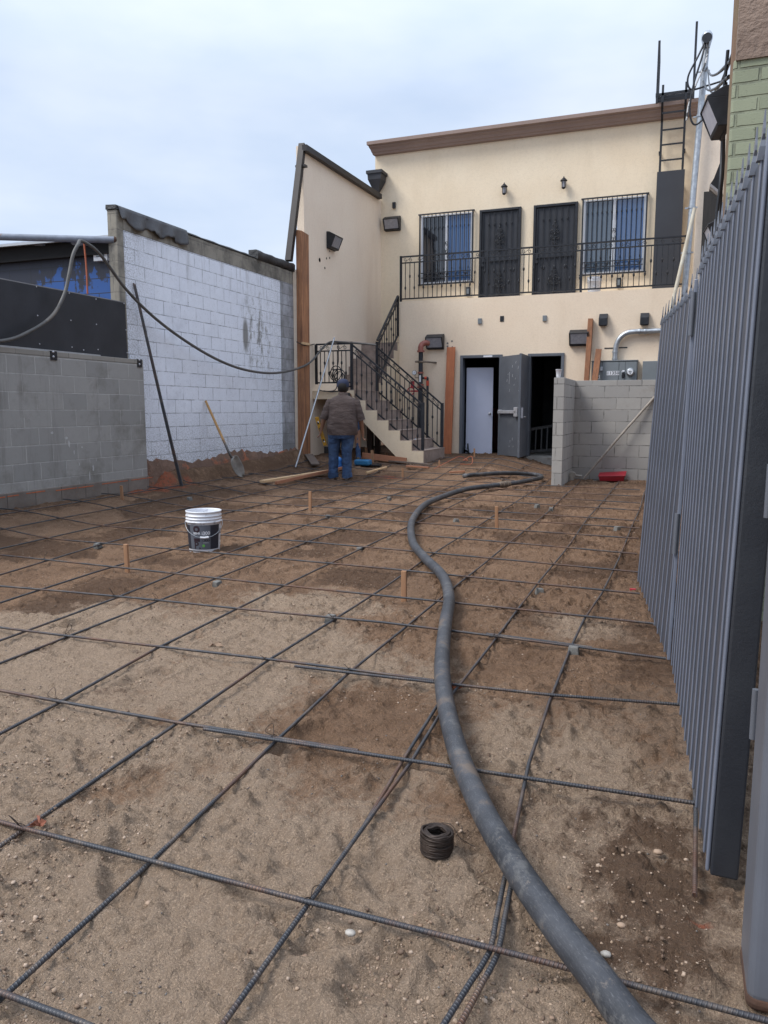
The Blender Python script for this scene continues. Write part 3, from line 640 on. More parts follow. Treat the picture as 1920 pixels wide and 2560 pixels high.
def ring2(r0, r1, n=28, sy=1):
    vs = []
    for i in range(n): a = 2*math.pi*i/n; vs += [Vector((r0*math.cos(a), sy*r0*math.sin(a), 0)), Vector((r1*math.cos(a), sy*r1*math.sin(a), 0))]
    return vs, [(2*i, 2*i+1, (2*i+3) % (2*n), (2*i+2) % (2*n)) for i in range(n)]
def bucket(c, label, full=True, group=None, sc=1.0):
    t = thing('paint_bucket', label, 'bucket', c, group)
    prof = [(.0,0),(.130,0),(.132,.004),(.1335,.05),(.146,.262),(.150,.264),(.157,.268),(.157,.276),(.1495,.279),(.150,.292),(.1555,.294),(.1555,.301),(.1505,.303),(.151,.318),(.1555,.320),(.1555,.327),(.151,.329),(.1515,.352),(.155,.354),(.1555,.364),(.149,.365),(.148,.355),(.131,.02),(.0,.015)]
    MB().lathe([(max(r, .001)*sc, h*sc) for r, h in prof], c, 40, cap=False).build('pail', plastic_white if not full else pail_m, t)
    ca = math.atan2(-c.y, -c.x)      # faces the path up the yard
    if full:
        rad = lambda h: .1335+(h-.05)/(.262-.05)*.0125+.0012
        dk = M('label_dark', (.022,.026,.04), None, 3, .5); gy = M('label_grey', (.115,.125,.15), (.10,.11,.13), 4, .5); wt = M('label_white', (.75,.76,.80), None, 3, .5)
        mar = M('label_maroon', (.030,.012,.020), None, 3, .5); gn = M('label_green', (.16,.48,.09), None, 3, .5)
        def sheet(w0, w1, h0, h1, e, name, mat):     # angles from the front bearing; left edge w0
            mb = MB(); n = 24; vs = []; fs = []
            for i in range(n+1):
                a = ca + w0+(w1-w0)*i/n
                for h in (h0, h1): r = rad(h)+e; vs.append(Vector((c.x+r*math.cos(a), c.y+r*math.sin(a), c.z+h)))
            mb.add(vs, [(2*i, 2*i+2, 2*i+3, 2*i+1) for i in range(n)], None, True); return mb.build(name, mat, lab if name != 'label' else t)
        lab = sheet(-1.5, 1.05, .036, .248, .0002, 'label', dk)
        sheet(-.95, .38, .036, .248, .0008, 'label_panel', gy); sheet(1.07, 1.45, .05, .248, .0004, 'label_side_strip', wt)
        R0 = .140
        def put(shape, off, h, name, mat, e=.0016, rot=0, parent=None):
            vs, fs = shape; r = rad(h)+e; mb = MB()
            cs, sn = math.cos(rot), math.sin(rot)
            vs = [Vector((q.x*cs-q.y*sn, q.x*sn+q.y*cs, 0)) for q in vs]
            mb.add([Vector((c.x+(rad(h+q.y)+e)*math.cos(ca+off/r+q.x/r), c.y+(rad(h+q.y)+e)*math.sin(ca+off/r+q.x/r), c.z+h+q.y)) for q in vs], fs)
            return mb.build(name, mat, lab)
        put(ring2(.014, .031), -.068, .214, 'letter_o', mar); put(rect(.055, .030, 8), -.066, .120, 'letter_r', mar)
        vs, fs = text_mesh('P.', .085); put((vs, fs), -.062, .070, 'letter_p', mar)
        put(text_mesh('BEHR', .026), -.066, .178, 'maker_name', wt, .003); put(text_mesh('i300', .042), .014, .179, 'product_number', wt, .003)
        for k in range(3): put(rect(.017, .016, 3), -.006+.021*k, .116, 'icon', dk, .002)
        for k in range(3): put(text_mesh('/', .014), -.006+.021*k, .116, 'icon_mark', wt, .003)
        put(ring2(.0005, .0125), -.008, .070, 'round_badge', gn, .003)
        for h in (.158, .100, .093): put(rect(.045, .0015, 4), .012, h, 'small_print', wt, .002)
        put(ring2(.008, .015, 24, 1.6), .177, .185, 'side_emblem', dk, .004)
        for h in (.165, .150, .142, .134, .126, .10, .092): put(rect(.018, .004, 3), .177, h-.02, 'side_print', gy, .004)
    hb = Vector((math.cos(ca), math.sin(ca), 0)); sd_ = Vector((-hb.y, hb.x, 0)); q = []
    for k in range(15):
        a = math.pi*k/14; q.append(c+sd_*(-.160*math.cos(a))*sc + hb*(.160*math.sin(a)**.7*sc) + Vector((0,0,(.268-.125*math.sin(a))*sc)))
    MB().tube(q, .0022*sc, 6).build('wire_handle', galv, t)
    MB().tube(q[6:9], .009*sc, 10).build('handle_grip', plastic_white, t); return t
def pail_mat():
    m, t, b = newmat('pail_plastic'); v = oc(t); b.inputs['Roughness'].default_value = .4
    col = mixc(t, ramp(t, noise(t, v, 16, 6, .7), .55, .62), (.72, .73, .77), (.40, .41, .45)); sp = N(t, 'ShaderNodeSeparateXYZ'); t.links.new(v, sp.inputs[0])
    col = mixc(t, mth(t, 'GREATER_THAN', sp.outputs[2], .24), (.70, .71, .76), col); t.links.new(col, b.inputs['Base Color']); return m
pail_m = pail_mat()
p = gnd(492, 1378, 0); bucket(Vector((p.x, p.y+.12, gtop(p.x, p.y)-.004)), 'white paint bucket with dark label standing among the rebars')

# ------------------------------------------------------------------ main stucco building
YG, YU, XS, XL = 17.0, 18.2, -7.0, -6.09        # ground-floor front, upper front, side wall face, left end of the ground floor
FZ = 3.66; XR = .60
bld = thing('stucco_building', 'cream two storey stucco building with brown cornice and upstairs balcony', 'building', (-3.5, 17.5, .2))
# lower front wall with two door openings
DL0, DL1, DR0, DR1, DT = -4.614, -3.70, -3.10, -2.363, 2.41
mb = MB()
for x0, x1, z0, z1 in ((XL, DL0, 0, FZ), (DL1, DR0, 0, FZ), (DR1, XR, 0, FZ), (DL0, DL1, DT, FZ), (DR0, DR1, DT, FZ)): mb.box(x0, x1, YG, YG+.2, z0, z1)
mb.box(XL, XL+.2, YG+.2, YU, 0, FZ); mb.box(XL+.2, XR, YG+.2, YU, FZ-.22, FZ-.02)
mb.build('lower_wall', st_low, bld)
# upper wall with openings for windows and doors
W1 = (-5.95, -4.72, 4.22, 5.79); W2 = (-2.165, -.885, 4.22, 5.80); UD1 = (-4.53, -3.565, FZ-.05, 5.79); UD2 = (-3.28, -2.305, FZ-.05, 5.785)
def holed(mb, x0, x1, z0, z1, y0, y1, holes):
    holes = sorted(holes); x = x0
    for a, b, c, d in holes:
        mb.box(x, a, y0, y1, z0, z1)
        if c > z0: mb.box(a, b, y0, y1, z0, c)
        mb.box(a, b, y0, y1, d, z1); x = b
    mb.box(x, x1, y0, y1, z0, z1)
mb = MB(); holed(mb, XL, XR, FZ-.3, 7.42, YU, YU+.2, [W1, UD1, UD2, W2]); mb.box(-7.15, XL, YU, YU+.2, 1.0, 7.42); mb.build('upper_wall', st_up, bld)
mb = MB(); mb.box(-7.15, XS, 14.02, YU-.001, -.1, 6.26); mb.build('side_wall', st_side, bld)
MB().box(-7.148, -7.03, 13.74, 14.018, -.1, 3.9).build('side_wall_return', st_side, bld)
mb = MB(); mb.box(-7.15, -6.95, YU+.2, 26, 1, 7.4); mb.box(XR-.2, XR, YU+.2, 26, 1, 7.4); mb.box(-6.95, XR-.2, YU+.21, 26, 7.1, 7.25); mb.build('roof', conc, bld)
# cornice: moulded profile swept along the front
prof = [(0,7.28),(-.10,7.30),(-.13,7.36),(-.16,7.38),(-.20,7.46),(-.27,7.52),(-.27,7.55),(-.36,7.58),(-.36,7.70),(-.30,7.73),(0,7.73)]
prof = [(y*.85, 7.28+(z-7.28)*.62) for y, z in prof]
mb = MB(); mb.prism(prof, lambda p, s: (-7.15-.33*-p[0] if s == 0 else XR+.1, YU+p[0], p[1])); mb.box(-7.15, XR+.1, YU+.001, YU+.2, 7.42, 7.55)
mb.build('cornice', cornice_m, bld)
def window(W_, dark_left, name='window'):
    x0, x1, z0, z1 = W_; y = YU
    w = MB(); f = .03
    w.box(x0, x0+f, y-.02, y+.08, z0, z1); w.box(x1-f, x1, y-.02, y+.08, z0, z1); w.box(x0+f, x1-f, y-.02, y+.08, z0, z0+f); w.box(x0+f, x1-f, y-.02, y+.08, z1-f, z1)
    w.box(x0-.02, x0, y-.022, y, z0-.02, z1+.02); w.box(x1, x1+.02, y-.022, y, z0-.02, z1+.02)
    xm = (x0+x1)/2; w.box(xm-.028, xm+.028, y-.012, y+.07, z0+f, z1-f)
    fr = w.build('window', white_frame, bld)
    MB().box(x0+f, xm-.035, y+.03, y+.04, z0+f, z1-f).build('pane', glass_dark if dark_left == 1 else dark_left, fr)
    MB().box(xm+.035, x1-f, y+.03, y+.04, z0+f, z1-f).build('pane', glass_blue, fr)
    g = MB(); yb = y-.07
    for z in (z0-.03, z1+.02): g.bar((x0-.07, yb, z), (x1+.07, yb, z), .028, .028)
    n = 12
    for i in range(n+2):
        x = x0-.03+(x1-x0+.06)*i/(n+1); edge = i in (0, n+1)
        g.bar((x, yb, z0-.03), (x, yb, z1+.02), .03 if edge else .017, .03 if edge else .017, up=(0,1,0))
        if not edge:
            for zz in ((z1-.30),) if i % 2 else ((z1-.30), z0+.32): g.lathe([(.008,-.035),(.02,-.012),(.014,0),(.02,.012),(.008,.035)], (x, yb, zz), 8)
    for x in (x0-.05, x1+.05):
        for z in (z0-.03, z1+.02): g.bar((x, yb, z), (x, y, z), .022, .022)
    cx = xm; cz = z0+.80
    for s in (-1, 1):
        for q in (0, 1): g.tube(scroll2(cx, yb-.012, cz+(.09 if q else -.09), s*.055, (.075 if q else -.075)), .006, 5)
    for z in (z0+.24, z0+.13): g.bar((x0, yb, z), (x1, yb, z), .018, .018)
    for i in range(8):
        x = x0+.12+(x1-x0-.24)*i/7; g.tube(scroll2(x, yb, z0+.185, .045*(1 if i % 2 else -1), .04), .005, 5)
    g.build('security_bars', black, fr)
def scroll2(cx, y, cz, w, h, n=18):          # C-scroll curling in at one end
    out = []
    for i in range(n+1):
        a = -math.pi*.5 + 2.6*math.pi*i/n; r = 1-.72*i/n
        out.append((cx+w*.5*r*math.cos(a)*1.3+w*.3, y, cz+h*.75*r*math.sin(a)))
    return out
glass_mid = glass_mat('window_glass_grey', (.07, .10, .14))
window(W1, 1); window(W2, glass_mid)
def secdoor(U):
    x0, x1, z0, z1 = U; y = YU-.03
    f = MB(); fw = .055
    f.box(x0, x0+fw, y-.05, y+.1, z0, z1); f.box(x1-fw, x1, y-.05, y+.1, z0, z1); f.box(x0+fw, x1-fw, y-.05, y+.1, z1-fw, z1)
    fr = f.build('security_door', black, bld, bevel=.006)
    MB().box(x0+fw, x1-fw, y, y+.03, z0, z1-fw).build('mesh_panel', black2, fr)
    g = MB(); yb = y-.03; zt = z1-fw-.03; zb = FZ+.12; zm = FZ+.98
    g.bar((x0+fw+.02, yb, zm), (x1-fw-.02, yb, zm), .03, .02); g.bar((x0+fw+.02, yb, zb), (x1-fw-.02, yb, zb), .03, .03)
    for i in range(7):
        x = x0+fw+.03+(x1-x0-2*fw-.06)*i/6
        g.bar((x, yb, zb), (x, yb, zt), .014, .014, up=(0,1,0))
        if 0 < i < 6:
            for zz in (zt-.25, zm-.22 if i % 2 else FZ+.4): g.lathe([(.008,-.04),(.02,-.012),(.014,0),(.022,.012),(.008,.03)], (x, yb, zz), 8)
    g.build('door_bars', black, fr)
    o = MB(); cx = (x0+x1)/2
    for cz in (zm+.48, zm-.50):
        for s in (-1, 1):
            for q in (-1, 1):
                o.tube(scroll2(cx+s*.015, yb-.014, cz+q*.07, s*.10, q*.06), .008, 5); o.tube(scroll2(cx+s*.008, yb-.014, cz+q*.19, s*.055, q*.045), .007, 5)
        o.bar((cx, yb-.014, cz-.25), (cx, yb-.014, cz+.25), .014, .014, up=(0,1,0))
        for q in (-.26, 0, .26): o.lathe([(.003,-.035),(.02,-.008),(.02,.008),(.003,.035)], (cx, yb-.014, cz+q), 8)
    o.build('scroll_ornament', black, fr)
    lk = MB(); lk.box(x0+fw+.01, x0+fw+.07, yb-.03, yb+.01, zm-.12, zm+.1); lk.tube([(x0+fw+.04, yb-.03, zm-.02), (x0+fw+.04, yb-.07, zm-.02)], .02, 10); lk.build('lock_box', black, fr)
secdoor(UD1); secdoor(UD2)
# the dark rooms behind the ground-floor doors
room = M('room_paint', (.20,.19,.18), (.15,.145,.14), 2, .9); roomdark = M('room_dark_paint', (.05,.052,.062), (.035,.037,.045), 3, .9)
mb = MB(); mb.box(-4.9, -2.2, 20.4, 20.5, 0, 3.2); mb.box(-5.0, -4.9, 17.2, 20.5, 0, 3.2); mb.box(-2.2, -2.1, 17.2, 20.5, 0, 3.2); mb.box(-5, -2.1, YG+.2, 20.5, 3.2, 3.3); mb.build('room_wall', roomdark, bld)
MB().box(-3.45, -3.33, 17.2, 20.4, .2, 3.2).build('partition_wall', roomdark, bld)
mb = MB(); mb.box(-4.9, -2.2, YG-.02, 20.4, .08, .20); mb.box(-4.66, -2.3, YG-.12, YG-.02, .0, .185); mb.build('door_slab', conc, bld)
# steel door frames
mb = MB()
for a, b in ((DL0, DL1), (DR0, DR1)):
    mb.box(a-.02, a+.045, YG-.035, YG+.16, .2, DT+.01); mb.box(b-.045, b+.02, YG-.035, YG+.16, .2, DT+.01); mb.box(a+.045, b-.045, YG-.035, YG+.16, DT-.05, DT+.01)
mb.build('steel_door_frame', greydoor, bld, bevel=.004)
MB().box(-4.10, -3.90, YG-.042, YG-.036, DT-.042, DT-.004).build('header_sticker', plastic_white, bld)
def swung(hx, hy, d, wd, t, z0, z1):
    d = Vector((*d, 0)).normalized(); n = Vector((-d.y, d.x, 0)); a = Vector((hx, hy, 0)); q = [a, a+d*wd, a+d*wd+n*t, a+n*t]
    return MB().hexa([p+Vector((0,0,z0)) for p in q] + [p+Vector((0,0,z1)) for p in q]), d, n, a
mb, d, n, a = swung(DL1-.02, YG-.04, (math.sin(R(43)), -math.cos(R(43))), .88, .045, .22, 2.37)
dr = mb.build('steel_door', greydoor, bld, bevel=.003)
nf = -n if n.y > 0 else n                              # side that shows to the yard
off = Vector((0,0,0)) if nf.dot(n) < 0 else n*.045
bar0 = a+d*.04+off+nf*.05+Vector((0,0,1.17)); bar1 = a+d*.84+off+nf*.05+Vector((0,0,1.17))
mb = MB(); mb.bar(bar0, bar1, .05, .07); mb.bar(a+d*.70+off+nf*.04+Vector((0,0,1.17)), a+d*.84+off+nf*.04+Vector((0,0,1.17)), .07, .2); mb.bar(a+d*.03+off+nf*.03+Vector((0,0,1.17)), a+d*.12+off+nf*.03+Vector((0,0,1.17)), .06, .1)
pb = mb.build('panic_bar', silver, dr, bevel=.012)
mb = MB()
for k in range(16):
    s = random.uniform(.25, .8); z = random.uniform(1.5, 2.2) if k < 11 else random.uniform(.4, .7); ln = random.choice([.03,.04,.06,.25 if k < 2 else .05])
    q = a+d*s+off+nf*.0015+Vector((0,0,z)); mb.bar(q, q+Vector((0,0,ln))+d*.012, .005, .001, up=tuple(nf))
mb.build('paint_scratch', plastic_white, dr)
mb, d, n, a = swung(DR0-.03, YG-.04, (math.sin(R(0)), -math.cos(R(0))), .88, .045, .22, 2.37)
dr2 = mb.build('steel_door', greydoor, bld, bevel=.003)
mb = MB(); q = a+d*.80+Vector((0,0,1.17)); mb.lathe([(.001,0),(.05,.005),(.055,.02),(.02,.03),(.02,.05)], q, 14, axis='x'); mb.bar(q+n*.06+Vector((0,0,.09)), q+n*.06-Vector((0,0,.13)), .05, .03); mb.bar(q+n*.1-Vector((0,0,.1))-d*.05, q+n*.1-Vector((0,0,.1))-d*.2, .025); mb.build('door_handle', silver, dr2, bevel=.005)
# white inner door ajar
mb, d, n, a = swung(DL0+.07, YG+.22, (math.sin(R(80)), math.cos(R(80))), .60, .04, .22, 2.16); wd = mb.build('inner_door', whitedoor, bld, bevel=.003)
q = a+d*.54-n*.0+Vector((0,0,1.13)); MB().lathe([(.025,0),(.028,.005),(.012,.01),(.012,.03),(.027,.045),(.03,.06),(.015,.075),(.001,.076)], q, 14, axis='y').build('door_knob', silver, wd)
for x, y, z, m_, nm in ((-4.0, 17.9, 1.0, redpipe, 'storage_bin'),):
    pass
# holes and patches in the plaster
mb = MB()
for u, v in ((1119,858),(1130,853),(1119,866),(1131,868)): q = onY(u, v, YG); mb.lathe([(.001,0),(.022,.001)], (q.x, YG-.002, q.z), 8, axis='y')
mb.build('bolt_hole', M('mortar_spot', (.10,.09,.085), (.20,.19,.18), 60, .9), bld)
hm = M('hole_black', (.012,.011,.011), None, 5, .9)
for u, v, w, h in ((824,628,.03,.04),(824,645,.03,.05),(816,646,.03,.05),(812,670,.03,.055),(799,650,.035,.09)):
    q = onX(u, v, XS); mb = MB(); mb.lathe([(.001,.002),(.5*h,.002)], (XS, q.y, q.z), 8, axis='x'); mb.build('anchor_hole', hm, bld)
# pilaster of the neighbouring party wall at the right end
q0 = onY(1752, 300, YG); mb = MB(); mb.box(q0.x, XR+.6, YG-.12, YU-.31, 0, 7.22); mb.build('end_pilaster', st_side, bld)

# fittings on the front
def small_box(name, label, cat, c, w, d, h, mat, group=None, build=None):
    mb = MB(); mb.box(c[0]-w/2, c[0]+w/2, c[1]-d, c[1]+.02, c[2]-h/2, c[2]+h/2); return tag(mb.build(name, mat, bevel=min(w, h)*.06), label, cat, group)
for (u, v), nm, lab, m_ in (((1200,803),'cover_plate','grey cover plate on the lower wall above the white door', elec), ((1362,796),'cover_plate','grey cover plate on the lower wall above the right grey door', elec), ((1255,797),'open_junction_box','open black junction box with wires on the lower wall', black)):
    q = onY(u, v, YG); small_box(nm, lab, 'wall box', q, .085, .03 if nm == 'cover_plate' else .012, .12, m_, 'small boxes on the lower wall')
q = onY(986, 514, YU); small_box('wall_vent', 'small black vent high on the cream wall left of the left window', 'vent', q, .075, .05, .14, black)
for (u, v), lab in (((1171,729),'outdoor outlet box beside the left security door'), ((1547,707),'outdoor outlet box below the right window')):
    q = onY(u, v, YU); t = thing('outlet_box', lab, 'outlet', (q.x, YU, q.z), 'outlet boxes on the balcony wall')
    mb = MB(); mb.box(q.x-.05, q.x+.05, YU-.06, YU+.01, q.z-.1, q.z+.1); mb.build('box', black, t, bevel=.01); MB().box(q.x-.028, q.x+.028, YU-.068, YU-.058, q.z-.06, q.z+.06).build('cover', elec, t)
for (u, v), lab in (((1509,800),'left of two black hooded vents above the electric meter'), ((1612,798),'right of two black hooded vents, next to the fence top')):
    q = onY(u, v, YG); t = thing('hooded_vent', lab, 'vent', (q.x, YG, q.z-.13), 'hooded vents on the lower wall'); w = .085
    mb = MB(); mb.prism([(0,.12),(-.05,.12),(-.15,.02),(-.15,-.12),(-.12,-.12),(0,-.10)], lambda p, s: (q.x+(w if s else -w), YG+p[0], q.z+p[1])); mb.build('hood', black, t, bevel=.004)
    MB().box(q.x-w+.012, q.x+w-.012, YG-.13, YG-.02, q.z-.128, q.z-.112).build('flap', black2, t)

# wall packs
def wallpack(o, out, label, sc=1., frost=False, group='black wall pack lamps'):
    o = Vector(o); out = Vector((*out, 0)).normalized(); sd = Vector((-out.y, out.x, 0)); t = thing('wall_pack_lamp', label, 'lamp', o, group)
    def pt(x, d, z): return o + sd*(x*sc) + out*(d*sc) + Vector((0,0,z*sc))
    h = .20; poly = [(.0,.16),(.055,.16),(.19,.085),(.19,.06),(.085,-.15),(0,-.15)]
    body = MB(); body.prism([(0,.16),(.06,.165),(.205,.09),(.205,.072),(.0,.072)], lambda p, s: pt((-h if s else h), p[0], p[1]))
    for s in (-1, 1):
        body.prism([(0,.075),(.205,.075),(.10,-.16),(0,-.16)], lambda p, q: pt(s*(h-.018*q), p[0], p[1]))
    body.prism([(0,-.13),(.115,-.13),(.10,-.16),(0,-.16)], lambda p, s: pt((-h if s else h)*.91, p[0], p[1])); body.prism([(0,.17),(.03,.17),(.03,-.17),(0,-.17)], lambda p, s: pt((-h if s else h)*.97, p[0], p[1]))
    b = body.build('housing', black, t, bevel=.005*sc)
    MB().prism([(.03,.072),(.193,.072),(.108,-.128),(.03,-.128)], lambda p, s: pt((-h if s else h)*.86, p[0], p[1])).build('lens', lensfrost if frost else lens, t)
    return t
q = onY(1090, 855, YG); wallpack((q.x, YG, q.z), (0,-1), 'black wall pack lamp on the lower wall above the red pipe')
q = onY(1449, 845, YG); wallpack((q.x, YG, q.z), (0,-1), 'black wall pack lamp above the right grey door')
q = onY(983, 560, YU); wallpack((q.x, YU, q.z), (0,-1), 'black wall pack lamp on the upper wall below the rain head')
q = onX(826, 604, XS); wallpack((XS, q.y, q.z), (1,0), 'black wall pack lamp on the side wall above five holes')
# lanterns above the security doors
for (u, v), lab in (((1263,476),'small black lantern above the left security door'), ((1411,461),'small black lantern above the right security door')):
    q = onY(u, v, YU); y = YU-.11; t = thing('wall_lantern', lab, 'lamp', (q.x, YU, q.z-.12), 'lanterns above the security doors')
    MB().lathe([(.001,.15),(.012,.135),(.012,.12),(.035,.10),(.075,.06),(.08,.045),(.055,.04)], (q.x, y, q.z), 12).build('lantern_cap', black, t)
    MB().lathe([(.042,.04),(.036,-.09)], (q.x, y, q.z), 12).build('lantern_glass', lens, t)
    c = MB(); c.lathe([(.04,-.09),(.04,-.11),(.015,-.125),(.001,-.13)], (q.x, y, q.z), 12)
    for k in range(6): a = k*math.pi/3; c.bar((q.x+.045*math.cos(a), y+.045*math.sin(a), q.z+.04), (q.x+.039*math.cos(a), y+.039*math.sin(a), q.z-.10), .007)
    c.box(q.x-.03, q.x+.03, YU-.012, YU+.01, q.z-.05, q.z+.07); c.bar((q.x, YU, q.z+.02), (q.x, y+.04, q.z+.05), .016); c.build('lantern_cage', black, t)

# rain leader head, sloping downspout along the side wall and the leaning drop
q = onY(945, 432, YU-.12)
t = thing('rain_leader_head', 'black funnel shaped rain leader head at the wall corner', 'rain head', (q.x, YU, q.z-.5))
def taper(mb, c, a, b, z0, z1): mb.hexa([(c.x-a,c.y-a,z0),(c.x+a,c.y-a,z0),(c.x+a,c.y+a,z0),(c.x-a,c.y+a,z0),(c.x-b,c.y-b,z1),(c.x+b,c.y-b,z1),(c.x+b,c.y+b,z1),(c.x-b,c.y+b,z1)])
c = Vector((q.x, YU-.20, 0)); zt = onY(945, 430, c.y).z
mb = MB(); taper(mb, c, .165, .175, zt-.20, zt-.07); taper(mb, c, .06, .165, zt-.45, zt-.20); mb.build('funnel', black2, t)
mb = MB(); taper(mb, c, .20, .20, zt-.07, zt); mb.build('rim', black2, t)
mb = MB(); taper(mb, c, .055, .055, zt-.62, zt-.45); mb.build('outlet', black2, t)
ds = thing('downspout', 'dark brown rectangular downspout along the side wall top and leaning down to the white wall', 'downspout', (-7.0, 14.0, 3.7))
pa = Vector((XS+.06, c.y-.02, zt-.58)); pb = onX(761, 369, XS+.06); mb = MB(); mb.bar(pa, pb, .10, .11); mb.build('sloping_pipe', brownmetal, ds)
pb2 = onX(758, 369, XS-.02); pc = onX(722, 652, XS-.10); mb = MB(); mb.bar(pb2+Vector((0,-.03,.05)), pc, .12, .10, up=(0,1,0)); mb.build('drop_pipe', brownmetal, ds)
pm = pb2.lerp(pc, .17); mb = MB(); mb.box(pm.x-.09, pm.x+.12, pm.y-.06, pm.y+.05, pm.z-.02, pm.z+.02); mb.build('pipe_strap', brownmetal, ds)

# ------------------------------------------------------------------ railings
def rail(name, label, a, b, h, posts, nb, band=.135, nsc=6, pw=.045, drop=.06, parent_loc=None, knuck=(.30,.62)):
    a = Vector(a); b = Vector(b); t = thing(name, label, 'railing', (a+b)/2, None); d = b-a; up = Vector((0,0,1)); hor = Vector((d.x, d.y, 0)).normalized(); nrm = hor.cross(up)
    for nm, z, w in (('bottom_rail', 0, .035), ('middle_rail', h-band, .03), ('top_rail', h, .042)):
        mb = MB(); mb.bar(a+up*z, b+up*z, w, w*.8 if nm != 'top_rail' else .03); mb.build(nm, black, t)
    for k, z0, z1 in posts:
        p = a+d*k; mb = MB(); mb.bar(p+up*z0, p+up*z1, pw, pw, up=tuple(nrm)); mb.build('post', black, t)
    L_ = h-band
    protos = []
    for kn in knuck:
        mb = MB(); p = a; mb.bar(p, p+up*L_, .014, .014, up=tuple(nrm)); mb.lathe([(.008,-.045),(.013,-.03),(.024,-.012),(.017,0),(.024,.012),(.013,.03),(.008,.045)], p+up*(L_*kn), 8); protos.append(mb)
    made = [None, None]
    for i in range(nb):
        k = (i+1)/(nb+1); j = i % 2
        if made[j] is None: made[j] = protos[j].build('baluster', black, t); o = made[j]
        else: o = made[j].copy(); COL.objects.link(o)
        o.location = d*k - (WL[t.name]-a) + (WL[t.name]-a)      # meshes are drawn at a, shifted along the rail
    for i in range(nsc):
        k0, k1 = (i+.08)/nsc, (i+.92)/nsc; mb = MB()
        for s in (0, 1):
            pts = []
            for q in range(19):
                an = -math.pi/2+2.5*math.pi*q/18; r = (1-.75*q/18)*band*.36
                uu = .25+r*math.cos(an)*.9/ (d.length/nsc) - 0; zz = L_+band*.47+r*math.sin(an)*(1 if s == 0 else -1)
                kk = k0+(k1-k0)*(uu if s == 0 else 1-uu); pts.append(a+d*kk+up*zz)
            mb.tube(pts, .0055, 5)
        p0 = a+d*(k0+(k1-k0)*.25)+up*(L_+band*.47-band*.36); p1 = a+d*(k0+(k1-k0)*.75)+up*(L_+band*.47+band*.36); mb.tube([p0, p1], .005, 5)
        mb.build('scroll', black, t)
    return t
yr = YG+.04
z0 = onY(1001, 748, yr).z; hh = onY(1001, 643, yr).z-z0
rail('balcony_railing', 'long black iron railing along the upstairs balcony', (-6.07, yr, z0), (-.03, yr, z0), hh, [(0, -.14, hh+.02), (.332, -.14, hh), (.665, -.14, hh), (1, -.14, hh)], 55, nsc=18)

# ------------------------------------------------------------------ stairs
stairs = thing('stucco_stairs', 'cream stucco stairs with dark tiled risers turning up to the balcony', 'stairs', (-5.4, 15, .2))
YF, YB = 14.3, 15.70; RI = .1965; TR = .2433; X0 = -4.62; ZL = 1.60
n1 = 7; tops = [.22+RI*(i+1) for i in range(7)]; tops[-1] = ZL
mb = MB(); poly = [(X0, .10)]
x = X0
for i in range(7): poly += [(x, tops[i]), (x-TR, tops[i])]; x -= TR
xl = x + TR      # landing starts here
poly = poly[:-1] + [(-7.0, ZL), (-7.0, 1.43), (xl-.28, 1.43), (X0-.36, .10)]
mb.prism(poly, lambda p, s: (p[0], YB if s else YF, p[1])); mb.build('stair_body', stucco('stair_stucco', (.66,.54,.39), (.70,.58,.43), (.56,.43,.29), .6), stairs)
mb = MB(); x = X0
for i in range(7):
    zb = .12 if i == 0 else tops[i-1]; mb.box(x-.01, x+.014, YF+.015, YB+.01, zb+.012, tops[i]-.004)
    mb.box(x-TR+.014, x+.02, YF+.01, YB+.01, tops[i]-.004, tops[i]+.012); x -= TR
mb.build('tiled_steps', tile, stairs)
# upper flight along the side wall
mb = MB(); n2 = 6; R2 = .19; poly = [(YB, 1.0)]; y = YB-.02; z = ZL
ty = MB()
for i in range(n2):
    z1 = z+R2; poly += [(y, z), (y, z1)]; ty.box(XS, XL-.02, y-.014, y+.01, z+.012, z1-.004); ty.box(XS, XL-.02, y-.02, y+.236, z1-.004, z1+.012); y += .25; z = z1
ty.box(XS, XL-.02, y, YU, z-.004, z+.012); poly += [(YU, z), (YU, 1.0)]
mb.prism(poly, lambda p, s: (XS+.002 if s else XL, p[0], p[1])); mb.build('upper_flight', MATS['stair_stucco'], stairs); ty.build('upper_tiled_steps', tile, stairs)
xt = xl-.06
za, zb = onY(1056, 1010, YF+.04).z, onY(879, 858, YF+.04).z          # tops of the front rail at foot and head
pf = Vector((X0-.03, YF+.05, onY(1056, 1010, YF+.05).z-.94)); ph_ = Vector((onY(879, 858, YF+.05).x, YF+.05, zb-.94))
rail('stair_railing', 'black iron railing on the front side of the lower stair flight', pf, ph_, .92, [(0, -.12, .97), (1, -.1, .97)], 13, nsc=5, pw=.05)
pl = Vector((-6.97, YF+.05, onY(782, 965, YF).z-.0)); zt_ = onY(787, 861, YF).z; zb_ = onY(787, 957, YF).z
rail('landing_railing', 'short black iron railing across the stair landing', (-6.93, YF+.05, zb_), (ph_.x-.03, YF+.05, zb_), zt_-zb_, [(0, -.03, zt_-zb_)], 7, nsc=2)
pf2 = Vector((X0-.03, YB-.05, onY(1101, 1010, YB).z-.93)); ph2 = Vector((XL-.02, YB-.05, onY(940, 868, YB).z-.93))
rail('stair_railing', 'black iron railing on the wall side of the lower stair flight', pf2, ph2, .92, [(0, -.12, .95), (1, -.55, 1.04)], 13, nsc=5, pw=.055)
qa = onX(944, 952, XL-.03); qb = onX(996, 838, XL-.03)
ha = onX(941, 848, XL-.03).z-qa.z
rail('upper_stair_railing', 'black iron railing rising along the upper stair flight to the balcony', (XL-.03, YB-.02, qa.z-.02), (XL-.03, YG-.02, qb.z), ha, [(1, -.03, ha-.02)], 8, nsc=4)

